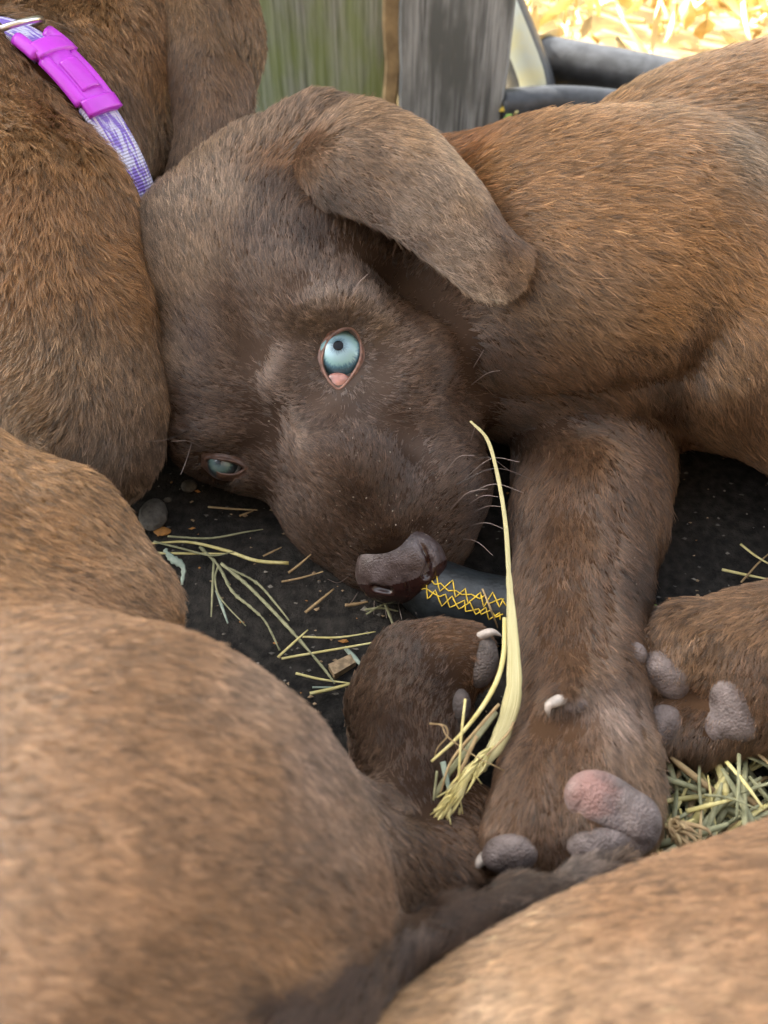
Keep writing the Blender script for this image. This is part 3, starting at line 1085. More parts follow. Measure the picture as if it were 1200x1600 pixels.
def eye(root, cpx, cpy, dc, rpx, axis, iris_r, pupil_r, opening, lid_w, mats, c_in, c_mid, c_out, tree, caruncle=None):
    """eyeball (> iris, pupil) and the lid ring round it (> eye corner)"""
    c = W(cpx, cpy, dc); s = dc / FPX; r_ = rpx * s
    ax = unit(RGT * axis[0] + DWN * axis[1] - FWD * axis[2])
    e = sphere('eye', c, r_, M_SCLERA, root)
    ia = math.asin(iris_r / rpx)
    cap('iris', c, ax, r_ * 1.004, ia, iris_material('pale blue iris', c_in, c_mid, c_out, iris_r * s), e, bulge=r_ * 0.05)
    cap('pupil', c, ax, r_ * 1.056, math.asin(pupil_r / rpx), M_PUPIL, e, n=20, m=3)
    op = bez([*opening, opening[0]], 61)[:-1]
    cx, cy = op.mean(0)

    def on_ball(x, y, k=1.06):
        q = min(((x - cpx) ** 2 + (y - cpy) ** 2) / rpx ** 2, 0.93)
        return dc - r_ * k * math.sqrt(1 - q) - 0.0002
    V, F = [], []
    rings = 9
    n = len(op)
    for i in range(n):
        x, y = op[i]
        tx, ty = op[(i + 1) % n] - op[i - 1]
        L_ = math.hypot(tx, ty); nx, ny = ty / L_, -tx / L_
        if (x - cx) * nx + (y - cy) * ny < 0: nx, ny = -nx, -ny
        h_ = hit(T_A0, x + nx * lid_w * 1.9, y + ny * lid_w * 1.9)
        h0 = hit(T_A0, x, y)
        d_in = on_ball(x, y)
        if h0 is not None: d_in = min(d_in, h0[2] + .0008)
        d_out = min(h_[2], d_in + 0.006) if h_ is not None else d_in + 0.004
        for j in range(rings):
            t = j / (rings - 1)
            off = lid_w * (-0.10 + 2.0 * t)
            base = d_in * (1 - t) + (d_out + 0.0006) * t
            bul = -0.0010 * math.sin(math.pi * min(1, t * 1.8)) if t < 0.55 else 0
            xx, yy = x + nx * off, y + ny * off
            V.append(W(xx, yy, min(base + bul, on_ball(xx, yy, 1.10) if (xx - cpx) ** 2 + (yy - cpy) ** 2 < rpx ** 2 else 9) + (0.0008 if j == 0 else 0)))
    for i in range(n):
        i2 = (i + 1) % n
        for j in range(rings - 1):
            F.append((i * rings + j, i2 * rings + j, i2 * rings + j + 1, i * rings + j + 1))
    lid = mesh_obj('eyelid', V, F, mats, root)
    if caruncle is not None:
        s_ = Solid(0.0004)
        for (x, y, r1, r2, rot) in caruncle:
            s_.ell(x, y, min(on_ball(x, y), (hit(T_A0, x, y) or (0, 0, 9))[2] + .0012) + 0.0010, (r1, r2, 7), rot, .001)
        v, q = s_.build(pad=0.001)
        big_mesh('eye_corner', v, q, M_CARUNCLE, lid)
    return c, r_


h_ = hit(T_A, 533, 590)
EYE_D = hit(T_A, 480, 560)[2] * 0.5 + hit(T_A, 590, 570)[2] * 0.5
open1 = [(549, 516), (535, 518), (520, 528), (510, 543), (505, 562), (508, 578), (515, 592), (522, 600), (529, 605), (537, 599), (546, 588), (556, 573), (562, 556), (561, 538), (556, 524)]
ec, er = eye(A, 533, 556, EYE_D + 0.0090, 43, (-0.05, -0.17, 1.0), 38.5, 7.5, open1, 5.6, M_LID,
             (0.06, 0.12, 0.16), (0.25, 0.40, 0.47), (0.05, 0.11, 0.15), T_A,
             caruncle=[(528, 594, 19, 12, 2), (529, 602, 12, 10, 60)])
d2 = hit(T_A, 352, 706)[2]
open2 = [(322, 719), (336, 719), (352, 721), (368, 725), (379, 731), (376, 735), (364, 740), (350, 740), (338, 735), (328, 726)]
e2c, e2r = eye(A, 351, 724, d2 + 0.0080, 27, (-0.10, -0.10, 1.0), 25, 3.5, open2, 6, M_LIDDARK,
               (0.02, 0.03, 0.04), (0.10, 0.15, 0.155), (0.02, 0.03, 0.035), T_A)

# nose
def nd(x, y, k):
    h = hit(T_A, x, y)
    return (h[2] if h else hit(T_A, 615, 895)[2] + .004) + k


s = Solid(0.00055)
s.ell(640, 858, nd(640, 858, .0050), (46, 32, 32), 20, .009)
s.ell(622, 879, nd(622, 879, .0046), (60, 46, 36), 8, .008)
s.ell(656, 886, nd(656, 886, .0048), (34, 31, 32), 0, .008)
s.ell(600, 900, nd(600, 896, .0050), (42, 28, 32), 12, .008)
s.ell(632, 908, nd(632, 898, .0050), (56, 26, 32), -12, .008)
NV, NQ = s.build(pad=.002)
nose_tree0 = bvh(NV, NQ)
for (x0, y0, x1, y1, r_, dp) in ((655, 846, 664, 861, 2.2, .0004), (664, 861, 671, 879, 3.2, .0006), (671, 879, 665, 898, 5.5, .0010), (608, 922, 586, 917, 5.0, .0010), (634, 906, 638, 930, 1.6, .0004)):
    ha, hb = hit(nose_tree0, x0, y0), hit(nose_tree0, x1, y1)
    if ha and hb:
        s.cone(S(x0, y0, ha[2] + dp, r_), S(x1, y1, hb[2] + dp, r_ * 1.15), .0014, sub=True)
NV, NQ = s.build(pad=.002)
nose = big_mesh('nose', NV, NQ, M_NOSE, A)
nose.data.materials.append(M_NOSTRIL)
cq = NV[NQ].mean(1)
fx, fy, fd = proj(cq)
wet = (fy > np.interp(fx, [550, 610, 650, 675, 700], [912, 915, 904, 888, 872]) ) | ((np.abs(fx - (664 + (fy - 861) * .35)) < 4) & (fy > 848) & (fy < 905))
nose.data.polygons.foreach_set('material_index', wet.astype(np.int32))
T_N = bvh(NV, NQ)

BALD = []          # (centre, radius) where no fur grows


def pad(root, tree, parts_, mat, label=None, name='paw_pad', bald=0.48, res=0.0007, sink=0.55, level=False, crease=None, thin=0.85):
    """leathery pad pressed into the body's surface; parts_: (px, py, r_along, r_across, rot)"""
    s_ = Solid(res)
    for (x, y, a, b_, rot) in parts_:
        h = hit(tree, x, y)
        if h is None: continue
        d = h[2] if not level or not s_.ops else d
        th_ = min(a, b_) * thin
        s_.ell(x, y, d + th_ * sink * d / FPX, (a, b_, th_), rot, .0025)
        BALD.append((h[0], min(a, b_) * d / FPX * bald))
        if a > b_ * 1.25:
            for sg in (-1, 1):
                q = hit(tree, x + sg * (a - b_) * math.cos(R(rot)), y + sg * (a - b_) * math.sin(R(rot)))
                if q: BALD.append((q[0], b_ * d / FPX * bald))
    if not s_.ops: return None
    v, q = s_.build(pad=.002)
    if crease: v = sculpt(v, q, crease)
    o = big_mesh(name, v, q, mat, root)
    if label: o['label'] = label
    return o


pad(A, T_A, [(808, 1330, 56, 30, -12), (785, 1336, 28, 26, 0)], M_PAD, 'grey toe pad of the stretched forepaw', sink=.4)
pk = pad(A, T_A, [(940, 1262, 56, 54, 35), (922, 1240, 40, 36, 0), (968, 1280, 54, 52, 0), (995, 1292, 38, 48, 20), (945, 1318, 60, 30, -12)], M_PADPINK, 'large main pad with a pink patch', sink=.62, thin=.62, level=True, crease=[(935, 1300, 55, 7, 16, -2.2), (968, 1268, 9, 34, -25, -1.0), (1000, 1300, 20, 20, 0, 1.0), (905, 1265, 10, 24, 20, -.8)])
pad(A, T_A, [(930, 1318, 46, 26, -8), (975, 1312, 40, 28, -25)], M_PAD, 'mauve folded heel below the large pad', sink=.45, thin=.7)
hpk = hit(T_A, 920, 1235)
pink_patch(M_PADPINK, tuple(hpk[0] - np.array(hpk[0] * 0 + wloc(pk))), .0062)
pad(A, T_A, [(895, 1102, 26, 15, 0)], M_PAD, 'small dew pad')
pad(A, T_A, [(990, 1022, 22, 20, 20)], M_PAD, sink=.6)
pad(A, T_A, [(1046, 1052, 38, 32, 10), (1030, 1040, 28, 26, 0), (1050, 1072, 26, 22, 40)], M_PAD, sink=.72)
pad(A, T_A, [(1042, 1132, 34, 30, 30), (1030, 1148, 28, 24, 0)], M_PAD, sink=.72)
pad(A, T_A, [(1150, 1085, 44, 42, 80), (1155, 1120, 46, 42, 0), (1115, 1135, 30, 30, 0)], M_PAD, 'broad main pad of the hind paw', sink=.8)
pad(C, T_C, [(752, 1035, 26, 42, 12)], M_PADDARK, sink=.7)
pad(C, T_C, [(712, 1105, 24, 32, 10)], M_PADDARK, sink=.7)


def claw(root, pts, r0, mat=None):
    P = bez([W(*p) for p in pts], 9)
    s_ = pts[0][2] / FPX
    v, f = tube(P, np.array([1, 1, .97, .92, .83, .7, .53, .33, .08]) * r0 * s_, sides=9)
    return mesh_obj('claw', v, f, mat or M_CLAW, root)


def hd(tree, x, y, dflt):
    h = hit(tree, x, y)
    return h[2] if h else dflt


d_ = hd(T_A, 880, 1100, .25)
claw(A, [(885, 1092, d_ + .003), (868, 1096, d_ - .0018), (856, 1104, d_ - .003), (858, 1121, d_ - .0022)], 9.5)
d_ = hd(T_A, 775, 1335, .25)
claw(A, [(772, 1335, d_ + .003), (758, 1340, d_ + .001), (748, 1350, d_), (740, 1368, d_ + .0005)], 11)
d_ = hd(T_C, 735, 1000, .27)
claw(C, [(740, 1000, d_ + .004), (760, 990, d_ + .001), (772, 988, d_ + .0005), (784, 994, d_ + .001)], 8)

# collar: a band round the neck; centre line found from the neck's own surface
n_ax = unit(np.array(.50) * RGT - .54 * DWN + .67 * FWD)
u_ax = unit(.73 * RGT + .68 * DWN); u_ax = unit(u_ax - n_ax * (u_ax @ n_ax))
w_ax = np.cross(n_ax, u_ax)
if w_ax @ FWD > 0: w_ax = -w_ax
mid_h = hit(T_B, 112, 125)
cc = W(94, 142, .342) - w_ax * 0.046
_ph = np.linspace(-2 * math.pi, 4 * math.pi, 541)
_rr = []
for p_ in _ph:
    dr_ = math.cos(p_) * u_ax + math.sin(p_) * w_ax
    q_ = T_B.ray_cast(Vector(cc), Vector(dr_))
    _rr.append(np.clip(q_[3] if q_[0] is not None else .046, .036, .060))
_rr = np.convolve(np.pad(_rr, 20, mode='edge'), np.ones(41) / 41, 'valid') + .0032


def ring_pt(phi, lift=0.0):
    rr = float(np.interp(phi, _ph, _rr)) + lift
    return cc + rr * (math.cos(phi) * u_ax + math.sin(phi) * w_ax)



print("EYE_D", EYE_D, "body at eye", hit(T_A,533,556)[2], "d2", d2)


# dust and chaff caught in the coat
def specks():
    r = np.random.default_rng(77)
    V, F = [], []
    spots = [(r.normal(625, 45), r.normal(835, 38)) for _ in range(80)] + [(r.normal(560, 60), r.normal(720, 60)) for _ in range(45)] + [(r.uniform(810, 1010), r.uniform(680, 1200)) for _ in range(26)] + [(r.uniform(240, 1180), r.uniform(230, 640)) for _ in range(40)]
    for x, y in spots:
        h = hit(T_N, x, y) or hit(T_A, x, y)
        if h is None or h[2] > .42: continue
        c = h[0] - unit(h[0] - CAM) * (0.0006 if hit(T_N, x, y) else 0.0016 + .0016 * (y < 650))
        s_ = r.uniform(.00012, .00034)
        k = len(V)
        V += list(c + (np.array([[1, 0, 0], [-.6, .8, 0], [-.6, -.8, .3], [0, 0, 1]]) + r.normal(size=(4, 3)) * .35) * s_)
        F += [(k, k + 1, k + 3), (k + 1, k + 2, k + 3), (k + 2, k, k + 3), (k, k + 2, k + 1)]
    o = mesh_obj('dust_specks', V, F, plain('pale chaff dust', (0.34, 0.29, 0.23), 0.8), A, smooth=False)
    o['kind'] = 'stuff'


specks()
# ------------------------------------------------------------------ coats
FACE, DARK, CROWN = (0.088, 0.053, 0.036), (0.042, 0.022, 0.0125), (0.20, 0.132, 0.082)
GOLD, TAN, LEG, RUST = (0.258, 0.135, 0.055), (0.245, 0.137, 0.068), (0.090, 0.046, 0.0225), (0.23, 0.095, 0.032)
if FUR:
    BALD_A = BALD + [(ec, er * 0.5), (e2c, er * 0.8)]
    lid_pts = [W(x, y, EYE_D) for x, y in open1]
    op_c = np.array(open1).mean(0)

    def keep_A(Cn, px, py, d):
        w = np.ones(len(Cn))
        # bare skin: eye openings and nose leather
        q = ((px - 533) / 32) ** 2 + ((py - 557) / 47) ** 2
        w[(q < 1) & (d < .36)] = 0
        q = ((px - 352) / 33) ** 2 + ((py - 728) / 14) ** 2
        w[(q < 1) & (d < .38)] = 0
        q = ((px - 626) / 58) ** 2 + ((py - 891) / 42) ** 2
        w[(q < 1) & (d < .345)] *= 0.0
        short = (px > 440) & (px < 780) & (py > 640) & (py < 960) & (d < .36)
        w[short] *= 2.0
        w[(py < 640) & (px > 210) & (px < 740) & (py > 300) & (d < .36)] *= 1.35
        return w
    gA = [
        # muzzle; grey sky sheen on its side put into the tint
        (622, 835, -.05, -1, 2.6, .30, DARK), (580, 860, -.7, -.6, 2.6, .3, DARK), (680, 850, .7, -.6, 3, .3, DARK), (560, 900, -.9, -.2, 3, .3, DARK),
        (600, 770, -.1, -1, 3.6, .28, DARK), (540, 800, -.75, -.65, 3.6, .28, DARK), (690, 780, .6, -.7, 4, .28, DARK), (740, 800, .9, -.1, 4, .3, DARK),
        (700, 700, .85, -.5, 4.5, .26, FACE), (640, 720, .35, -.9, 4.2, .26, DARK), (560, 690, -.15, -1, 4.2, .26, (.062, .033, .019)), (600, 730, -.1, -1, 4, .26, (.062, .033, .019)), (655, 700, .8, -.5, 4.4, .24, (.13, .095, .08)), (500, 760, -.75, -.6, 4.2, .26, FACE),
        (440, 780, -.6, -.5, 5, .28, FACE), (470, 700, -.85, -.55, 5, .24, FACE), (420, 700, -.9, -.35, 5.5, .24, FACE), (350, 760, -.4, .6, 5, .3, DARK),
        # pale short ring close to the lids
    (569, 558, 1.00, 0.00, 2.6, .25, (.15, .112, .092)), (562, 592, 0.81, 0.59, 2.6, .25, (.15, .112, .092)), (544, 613, 0.31, 0.95, 2.6, .25, (.15, .112, .092)), (522, 613, -0.31, 0.95, 2.6, .25, (.15, .112, .092)), (504, 592, -0.81, 0.59, 2.6, .25, (.15, .112, .092)), (497, 558, -1.00, 0.00, 2.6, .25, (.15, .112, .092)), (504, 524, -0.81, -0.59, 2.6, .25, (.15, .112, .092)), (522, 503, -0.31, -0.95, 2.6, .25, (.15, .112, .092)), (544, 503, 0.31, -0.95, 2.6, .25, (.15, .112, .092)), (562, 524, 0.81, -0.59, 2.6, .25, (.20, .155, .13)), 
    # eye surround; grey sheen below the eye painted into the tint
        (527, 640, -.2, .9, 4, .24, FACE), (570, 630, 1, .35, 4.6, .22, (.13, .095, .08)), (500, 615, -1, .2, 4.6, .22, FACE), (590, 560, 1, -.1, 4.4, .22, FACE), (585, 515, .8, -.6, 4.4, .24, CROWN),
        (548, 492, .25, -1, 4.6, .26, CROWN), (505, 510, -.5, -.85, 4.6, .24, CROWN), (483, 555, -1, -.2, 4.8, .22, FACE), (620, 640, 1, .05, 5, .22, FACE),
        (660, 580, 1, -.15, 6, .22, FACE), (640, 500, .8, -.5, 6, .22, FACE), (700, 520, .85, -.3, 7, .25, FACE), (715, 640, 1, .1, 6.5, .25, FACE), (660, 660, .9, -.15, 5.5, .22, FACE),
        # brow, forehead, crown
        (440, 640, -1, -.15, 6, .2, FACE), (380, 640, -.95, -.2, 7, .22, FACE), (310, 640, -.9, -.1, 8, .25, FACE), (430, 560, -.75, -.7, 6.5, .2, FACE), (460, 480, -.35, -.95, 7, .2, FACE),
        (540, 440, .0, -1, 7, .2, FACE), (600, 430, .4, -.9, 7, .22, DARK), (380, 480, -.4, -.92, 7.5, .2, FACE), (320, 540, -.6, -.75, 8, .22, FACE), (260, 560, -.6, -.5, 9, .28, CROWN),
        (300, 420, -.3, -.95, 9, .24, CROWN), (240, 420, -.4, -.9, 10, .3, CROWN), (400, 380, -.15, -1, 8.5, .22, FACE), (480, 370, .05, -1, 8, .22, DARK), (350, 310, -.2, -1, 9, .26, CROWN),
        (270, 320, -.45, -.85, 10, .32, CROWN), (420, 300, .1, -1, 9, .28, DARK), (400, 220, .2, -1, 10, .4, CROWN), (420, 255, .6, -.8, 9, .35, (.2, .1, .045)), (470, 200, .6, -.8, 9, .4, (.2, .13, .085)), (520, 190, .8, -.6, 9, .4, (.15, .09, .052)), (500, 300, .8, .2, 8, .25, (.05, .028, .017)), (480, 250, .9, -.1, 9, .3, (.13, .075, .042)), (320, 250, -.3, -.9, 10, .35, CROWN),
        # neck and trunk; shadow below the ear darkened into the tints
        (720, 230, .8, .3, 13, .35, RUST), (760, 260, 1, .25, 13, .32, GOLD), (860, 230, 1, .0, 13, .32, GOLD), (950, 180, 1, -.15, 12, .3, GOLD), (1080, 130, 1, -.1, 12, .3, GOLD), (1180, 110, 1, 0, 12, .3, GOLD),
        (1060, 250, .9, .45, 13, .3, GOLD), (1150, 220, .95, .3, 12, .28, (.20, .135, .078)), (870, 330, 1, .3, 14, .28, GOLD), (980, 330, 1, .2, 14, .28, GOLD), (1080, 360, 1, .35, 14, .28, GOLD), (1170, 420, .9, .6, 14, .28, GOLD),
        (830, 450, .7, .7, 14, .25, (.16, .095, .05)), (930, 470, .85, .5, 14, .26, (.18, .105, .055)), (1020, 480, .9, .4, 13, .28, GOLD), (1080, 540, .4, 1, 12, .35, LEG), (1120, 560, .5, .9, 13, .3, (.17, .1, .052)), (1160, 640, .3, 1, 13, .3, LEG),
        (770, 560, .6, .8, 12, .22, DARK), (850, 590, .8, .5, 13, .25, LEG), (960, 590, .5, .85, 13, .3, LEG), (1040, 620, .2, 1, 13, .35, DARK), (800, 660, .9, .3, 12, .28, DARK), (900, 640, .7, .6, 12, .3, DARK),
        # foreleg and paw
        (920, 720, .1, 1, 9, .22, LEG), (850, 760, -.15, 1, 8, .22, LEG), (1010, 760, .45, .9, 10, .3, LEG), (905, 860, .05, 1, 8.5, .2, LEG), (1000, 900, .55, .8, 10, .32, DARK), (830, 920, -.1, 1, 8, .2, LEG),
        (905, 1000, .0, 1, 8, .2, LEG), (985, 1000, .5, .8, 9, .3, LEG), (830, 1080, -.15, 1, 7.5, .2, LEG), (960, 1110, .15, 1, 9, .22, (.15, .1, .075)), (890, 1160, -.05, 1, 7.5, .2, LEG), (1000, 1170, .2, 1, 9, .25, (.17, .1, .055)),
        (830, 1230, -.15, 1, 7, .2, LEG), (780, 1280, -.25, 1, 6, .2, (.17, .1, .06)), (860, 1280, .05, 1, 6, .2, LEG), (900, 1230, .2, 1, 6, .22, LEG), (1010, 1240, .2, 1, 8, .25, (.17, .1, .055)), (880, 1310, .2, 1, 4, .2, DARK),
        # hind paw
        (1120, 950, -.75, .5, 8, .3, (.16, .09, .045)), (1180, 960, -.8, .55, 9, .3, (.16, .09, .045)), (1080, 1100, -.6, .7, 6, .3, LEG), (1090, 1010, -.3, .9, 6, .3, (.16, .09, .045)), (1060, 1190, -.2, 1, 7, .3, DARK), (1180, 1040, -.1, 1, 6, .3, LEG),
    ]
    V, Q, _ = PUPS['main']
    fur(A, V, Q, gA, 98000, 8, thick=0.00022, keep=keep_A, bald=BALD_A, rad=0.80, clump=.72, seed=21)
    # ear: outside of the flap; front sheen and base crease shade put into tints
    EDGE = (.20, .145, .105)
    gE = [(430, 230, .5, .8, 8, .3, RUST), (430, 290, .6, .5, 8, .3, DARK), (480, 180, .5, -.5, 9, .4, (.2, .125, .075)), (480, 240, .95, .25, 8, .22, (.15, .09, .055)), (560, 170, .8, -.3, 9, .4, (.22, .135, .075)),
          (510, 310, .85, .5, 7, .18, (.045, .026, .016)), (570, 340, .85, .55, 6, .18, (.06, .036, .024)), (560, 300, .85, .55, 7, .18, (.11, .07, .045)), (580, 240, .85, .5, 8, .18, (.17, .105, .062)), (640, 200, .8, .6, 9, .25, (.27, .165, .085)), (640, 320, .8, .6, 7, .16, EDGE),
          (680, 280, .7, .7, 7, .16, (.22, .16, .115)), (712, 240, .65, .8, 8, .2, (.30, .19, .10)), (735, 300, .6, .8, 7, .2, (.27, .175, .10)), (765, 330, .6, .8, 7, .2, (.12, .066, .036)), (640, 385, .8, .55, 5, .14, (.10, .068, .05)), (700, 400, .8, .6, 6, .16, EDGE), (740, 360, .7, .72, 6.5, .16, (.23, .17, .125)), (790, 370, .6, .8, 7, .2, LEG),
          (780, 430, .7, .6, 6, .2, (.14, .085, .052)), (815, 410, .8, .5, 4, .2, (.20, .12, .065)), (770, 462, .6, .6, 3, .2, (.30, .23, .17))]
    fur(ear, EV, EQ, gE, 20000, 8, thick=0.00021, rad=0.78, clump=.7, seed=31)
    V, Q, _ = PUPS['collared']
    ringc = np.array([ring_pt(a) for a in np.linspace(-2, 5, 160)])

    def keep_B(Cn, px, py, d):
        m = np.min(np.linalg.norm(Cn[:, None, :] - ringc[None], axis=2), axis=1)
        return (m > 0.0095).astype(float)
    gB = [(30, 200, -.2, 1, 13, .75, GOLD), (100, 250, .2, 1, 13, .75, GOLD), (180, 260, .5, .9, 13, .6, GOLD), (60, 400, -.1, 1, 14, .75, GOLD), (180, 400, .4, 1, 13, .6, GOLD), (100, 550, .1, 1, 14, .7, (.20, .12, .06)), (220, 560, .3, 1, 12, .5, (.19, .115, .062)),
          (150, 700, .1, 1, 11, .4, (.17, .115, .078)), (230, 720, .15, 1, 10, .4, (.17, .115, .08)), (60, 640, -.3, 1, 12, .5, (.2, .12, .06)),
          (130, 40, .5, .7, 12, .5, GOLD), (180, 150, .5, .8, 12, .5, (.15, .085, .045)), (240, 100, .4, .9, 12, .5, GOLD), (260, 230, .2, 1, 12, .4, (.2, .13, .085)), (330, 60, .3, .95, 12, .4, (.19, .115, .06)), (370, 150, .2, 1, 12, .4, (.18, .105, .055)), (100, 60, .5, .7, 11, .4, LEG)]
    fur(B, V, Q, gB, 40000, 9, keep=keep_B, thick=0.00022, rad=1.0, wob=.6, seed=41, clump=.8)
    gF = [(300, 20, .2, 1, 11, .25, (.15, .085, .04)), (340, 130, .25, 1, 11, .22, (.14, .075, .035)), (300, 220, .1, 1, 10, .25, (.16, .10, .06)), (375, 160, .4, .9, 9, .25, (.17, .10, .06)), (272, 120, -.3, 1, 9, .3, LEG), (310, 262, 0, 1, 8, .25, (.17, .115, .08))]
    fur(ear_b, FV, FQ, gF, 9000, 7, thick=0.00019, rad=0.7, wob=.25, seed=45)
    V, Q, _ = PUPS['front']
    gC = [(60, 700, .75, .65, 7.4, .3, (.24, .13, .055)), (150, 800, .75, .7, 7.4, .35, (.24, .13, .055)), (40, 830, .9, .4, 7.4, .3, (.25, .135, .058)), (200, 870, .8, .5, 6.8, .35, (.24, .14, .07)),
          (100, 950, .95, -.1, 8.1, .35, TAN), (250, 980, .95, .1, 7.4, .35, TAN), (400, 1060, .9, .35, 6.8, .35, (.25, .16, .10)), (150, 1150, 1, .15, 8.1, .28, TAN), (350, 1200, 1, .25, 7.4, .26, TAN), (500, 1180, .85, .5, 6.2, .3, (.22, .145, .10)),
          (100, 1400, 1, .2, 8.1, .26, TAN), (300, 1450, .95, .35, 8.1, .26, TAN), (550, 1300, .9, .45, 6.2, .28, (.22, .145, .10)), (600, 1400, .8, .6, 6.8, .3, (.2, .125, .08)), (450, 1500, .8, .6, 7.4, .3, TAN), (680, 1340, .8, .6, 6.2, .3, LEG), (200, 1570, .95, .3, 8.1, .28, TAN),
          (620, 1150, -.1, -1, 5.0, .25, DARK), (640, 1030, .2, -1, 4.3, .25, DARK), (700, 990, 1, .1, 3.7, .25, LEG), (660, 1230, -.1, -1, 5.0, .25, DARK), (750, 1290, .1, 1, 4.3, .25, LEG), (740, 1060, .2, 1, 3.1, .25, LEG), (690, 1060, .3, -.3, 3.7, .25, DARK),
          (520, 1560, .85, -.5, 7.4, .16, DARK), (640, 1475, .86, -.45, 6.8, .16, DARK), (760, 1415, .9, -.4, 6.2, .16, DARK), (880, 1370, .9, -.35, 5.6, .16, DARK), (970, 1340, .9, -.3, 5.0, .12, (.14, .1, .08)), (430, 1600, .8, -.6, 7.4, .16, DARK)]
    tl = bez([W(*t[:3]) for t in TAIL], 80)
    tr = np.interp(np.linspace(0, len(TAIL) - 1, 80), range(len(TAIL)), [t[3] * t[2] / FPX for t in TAIL])

    def on_tail(Cn):
        return (np.min(np.linalg.norm(Cn[:, None, :] - tl[None], axis=2) - tr[None] * 1.25, axis=1) < .0012) & (proj(Cn)[0] > 400)
    fur(C, V, Q, gC, 46000, 9, thick=0.00023, rad=1.0, clump=.78, bald=BALD, seed=51, keep=lambda Cn, px, py, d: 1.0 - on_tail(Cn))
    TB = (0.046, 0.025, 0.0145)
    gT = [(470, 1590, .82, -.55, 10, .10, TB), (600, 1508, .86, -.5, 9, .10, TB), (700, 1450, .88, -.42, 8, .10, TB), (830, 1394, .92, -.36, 8, .10, (.05, .03, .018)), (920, 1362, .93, -.36, 11, .10, (.075, .05, .035)), (975, 1340, .9, -.35, 9, .08, (.10, .06, .035)), (600, 1478, .88, -.45, 12, .1, (.13, .09, .07)), (500, 1545, .86, -.5, 12, .1, (.10, .065, .05)), (890, 1372, .93, -.36, 10, .1, (.14, .105, .085))]  # grey sheen streaks along the tail painted in as lighter tints
    fur(C, V, Q, gT, 9000, 7, thick=0.00019, rad=0.65, seed=55, keep=lambda Cn, px, py, d: on_tail(Cn).astype(float), wob=.06, clump=.85, tone=.55)
    V, Q, _ = PUPS['corner']
    gD = [(700, 1530, -.9, .4, 7.4, .3, (.25, .145, .068)), (850, 1480, -.9, .3, 7.4, .28, (.30, .185, .10)), (1000, 1400, -.9, .3, 7.4, .28, TAN), (1150, 1320, -.9, .25, 7.4, .28, TAN), (800, 1580, -.9, .4, 7.4, .25, (.34, .23, .14)), (1050, 1540, -.95, .2, 7.4, .25, (.30, .19, .11)), (640, 1570, -.8, .6, 7.4, .35, (.25, .145, .068))]
    fur(D, V, Q, gD, 19000, 9, thick=0.00023, rad=1.05, clump=.78, seed=61)
# ------------------------------------------------------------------ collar, whiskers, straw, small finds
M_WEB = None


def webbing_material():
    m, nt, b = new_mat('purple webbing')
    L = nt.links.new
    at = nnode(nt, 'ShaderNodeUVMap')
    sp = nnode(nt, 'ShaderNodeSeparateXYZ')
    tc = nnode(nt, 'ShaderNodeTexCoord')
    L(tc.outputs['UV'], sp.inputs[0])
    mp = nnode(nt, 'ShaderNodeMapping'); mp.inputs['Scale'].default_value = (38, 7, 1)
    L(tc.outputs['UV'], mp.inputs[0])
    nz = nnode(nt, 'ShaderNodeTexNoise'); nz.inputs['Scale'].default_value = 1.0; nz.inputs['Detail'].default_value = 3
    L(mp.outputs[0], nz.inputs['Vector'])
    rp = nnode(nt, 'ShaderNodeValToRGB')
    rp.color_ramp.elements[0].position, rp.color_ramp.elements[1].position = 0.46, 0.56
    rp.color_ramp.elements[0].color = (0.22, 0.14, 0.55, 1)
    rp.color_ramp.elements[1].color = (0.58, 0.58, 0.78, 1)
    L(nz.outputs['Fac'], rp.inputs[0])
    # two pale woven lines along the band
    prev = rp.outputs[0]
    for pos in (0.16, 0.84):
        su = nnode(nt, 'ShaderNodeMath', operation='SUBTRACT'); su.inputs[1].default_value = pos
        ab = nnode(nt, 'ShaderNodeMath', operation='ABSOLUTE')
        lt = nnode(nt, 'ShaderNodeMath', operation='LESS_THAN'); lt.inputs[1].default_value = 0.028
        mx = nnode(nt, 'ShaderNodeMix', data_type='RGBA')
        mx.inputs['B'].default_value = (0.62, 0.58, 0.72, 1)
        L(sp.outputs['Y'], su.inputs[0]); L(su.outputs[0], ab.inputs[0]); L(ab.outputs[0], lt.inputs[0])
        L(lt.outputs[0], mx.inputs['Factor']); L(prev, mx.inputs['A'])
        prev = mx.outputs['Result']
    L(prev, b.inputs['Base Color'])
    b.inputs['Roughness'].default_value = 0.6
    wv = nnode(nt, 'ShaderNodeTexWave'); wv.inputs['Scale'].default_value = 90; wv.bands_direction = 'X'
    L(tc.outputs['UV'], wv.inputs['Vector'])
    bp = nnode(nt, 'ShaderNodeBump'); bp.inputs['Strength'].default_value = 0.5; bp.inputs['Distance'].default_value = 0.0006
    L(wv.outputs['Fac'], bp.inputs['Height']); L(bp.outputs[0], b.inputs['Normal'])
    return m


M_WEB = webbing_material()
M_BUCKLE = plain('purple plastic', (0.50, 0.045, 0.62), 0.32, noise=0.08, nscale=120, bump=0.06, bscale=500, spec=0.5)
M_METAL, _nt, _b = new_mat('pale metal ring')
_b.inputs['Base Color'].default_value = (0.72, 0.70, 0.68, 1); _b.inputs['Metallic'].default_value = 1; _b.inputs['Roughness'].default_value = 0.28

collar = bpy.data.objects.new('collar', None)
put(collar, None)
collar.location = cc
tag(collar, 'purple woven collar with a bright magenta buckle and metal ring on the upper left puppy', 'collar')


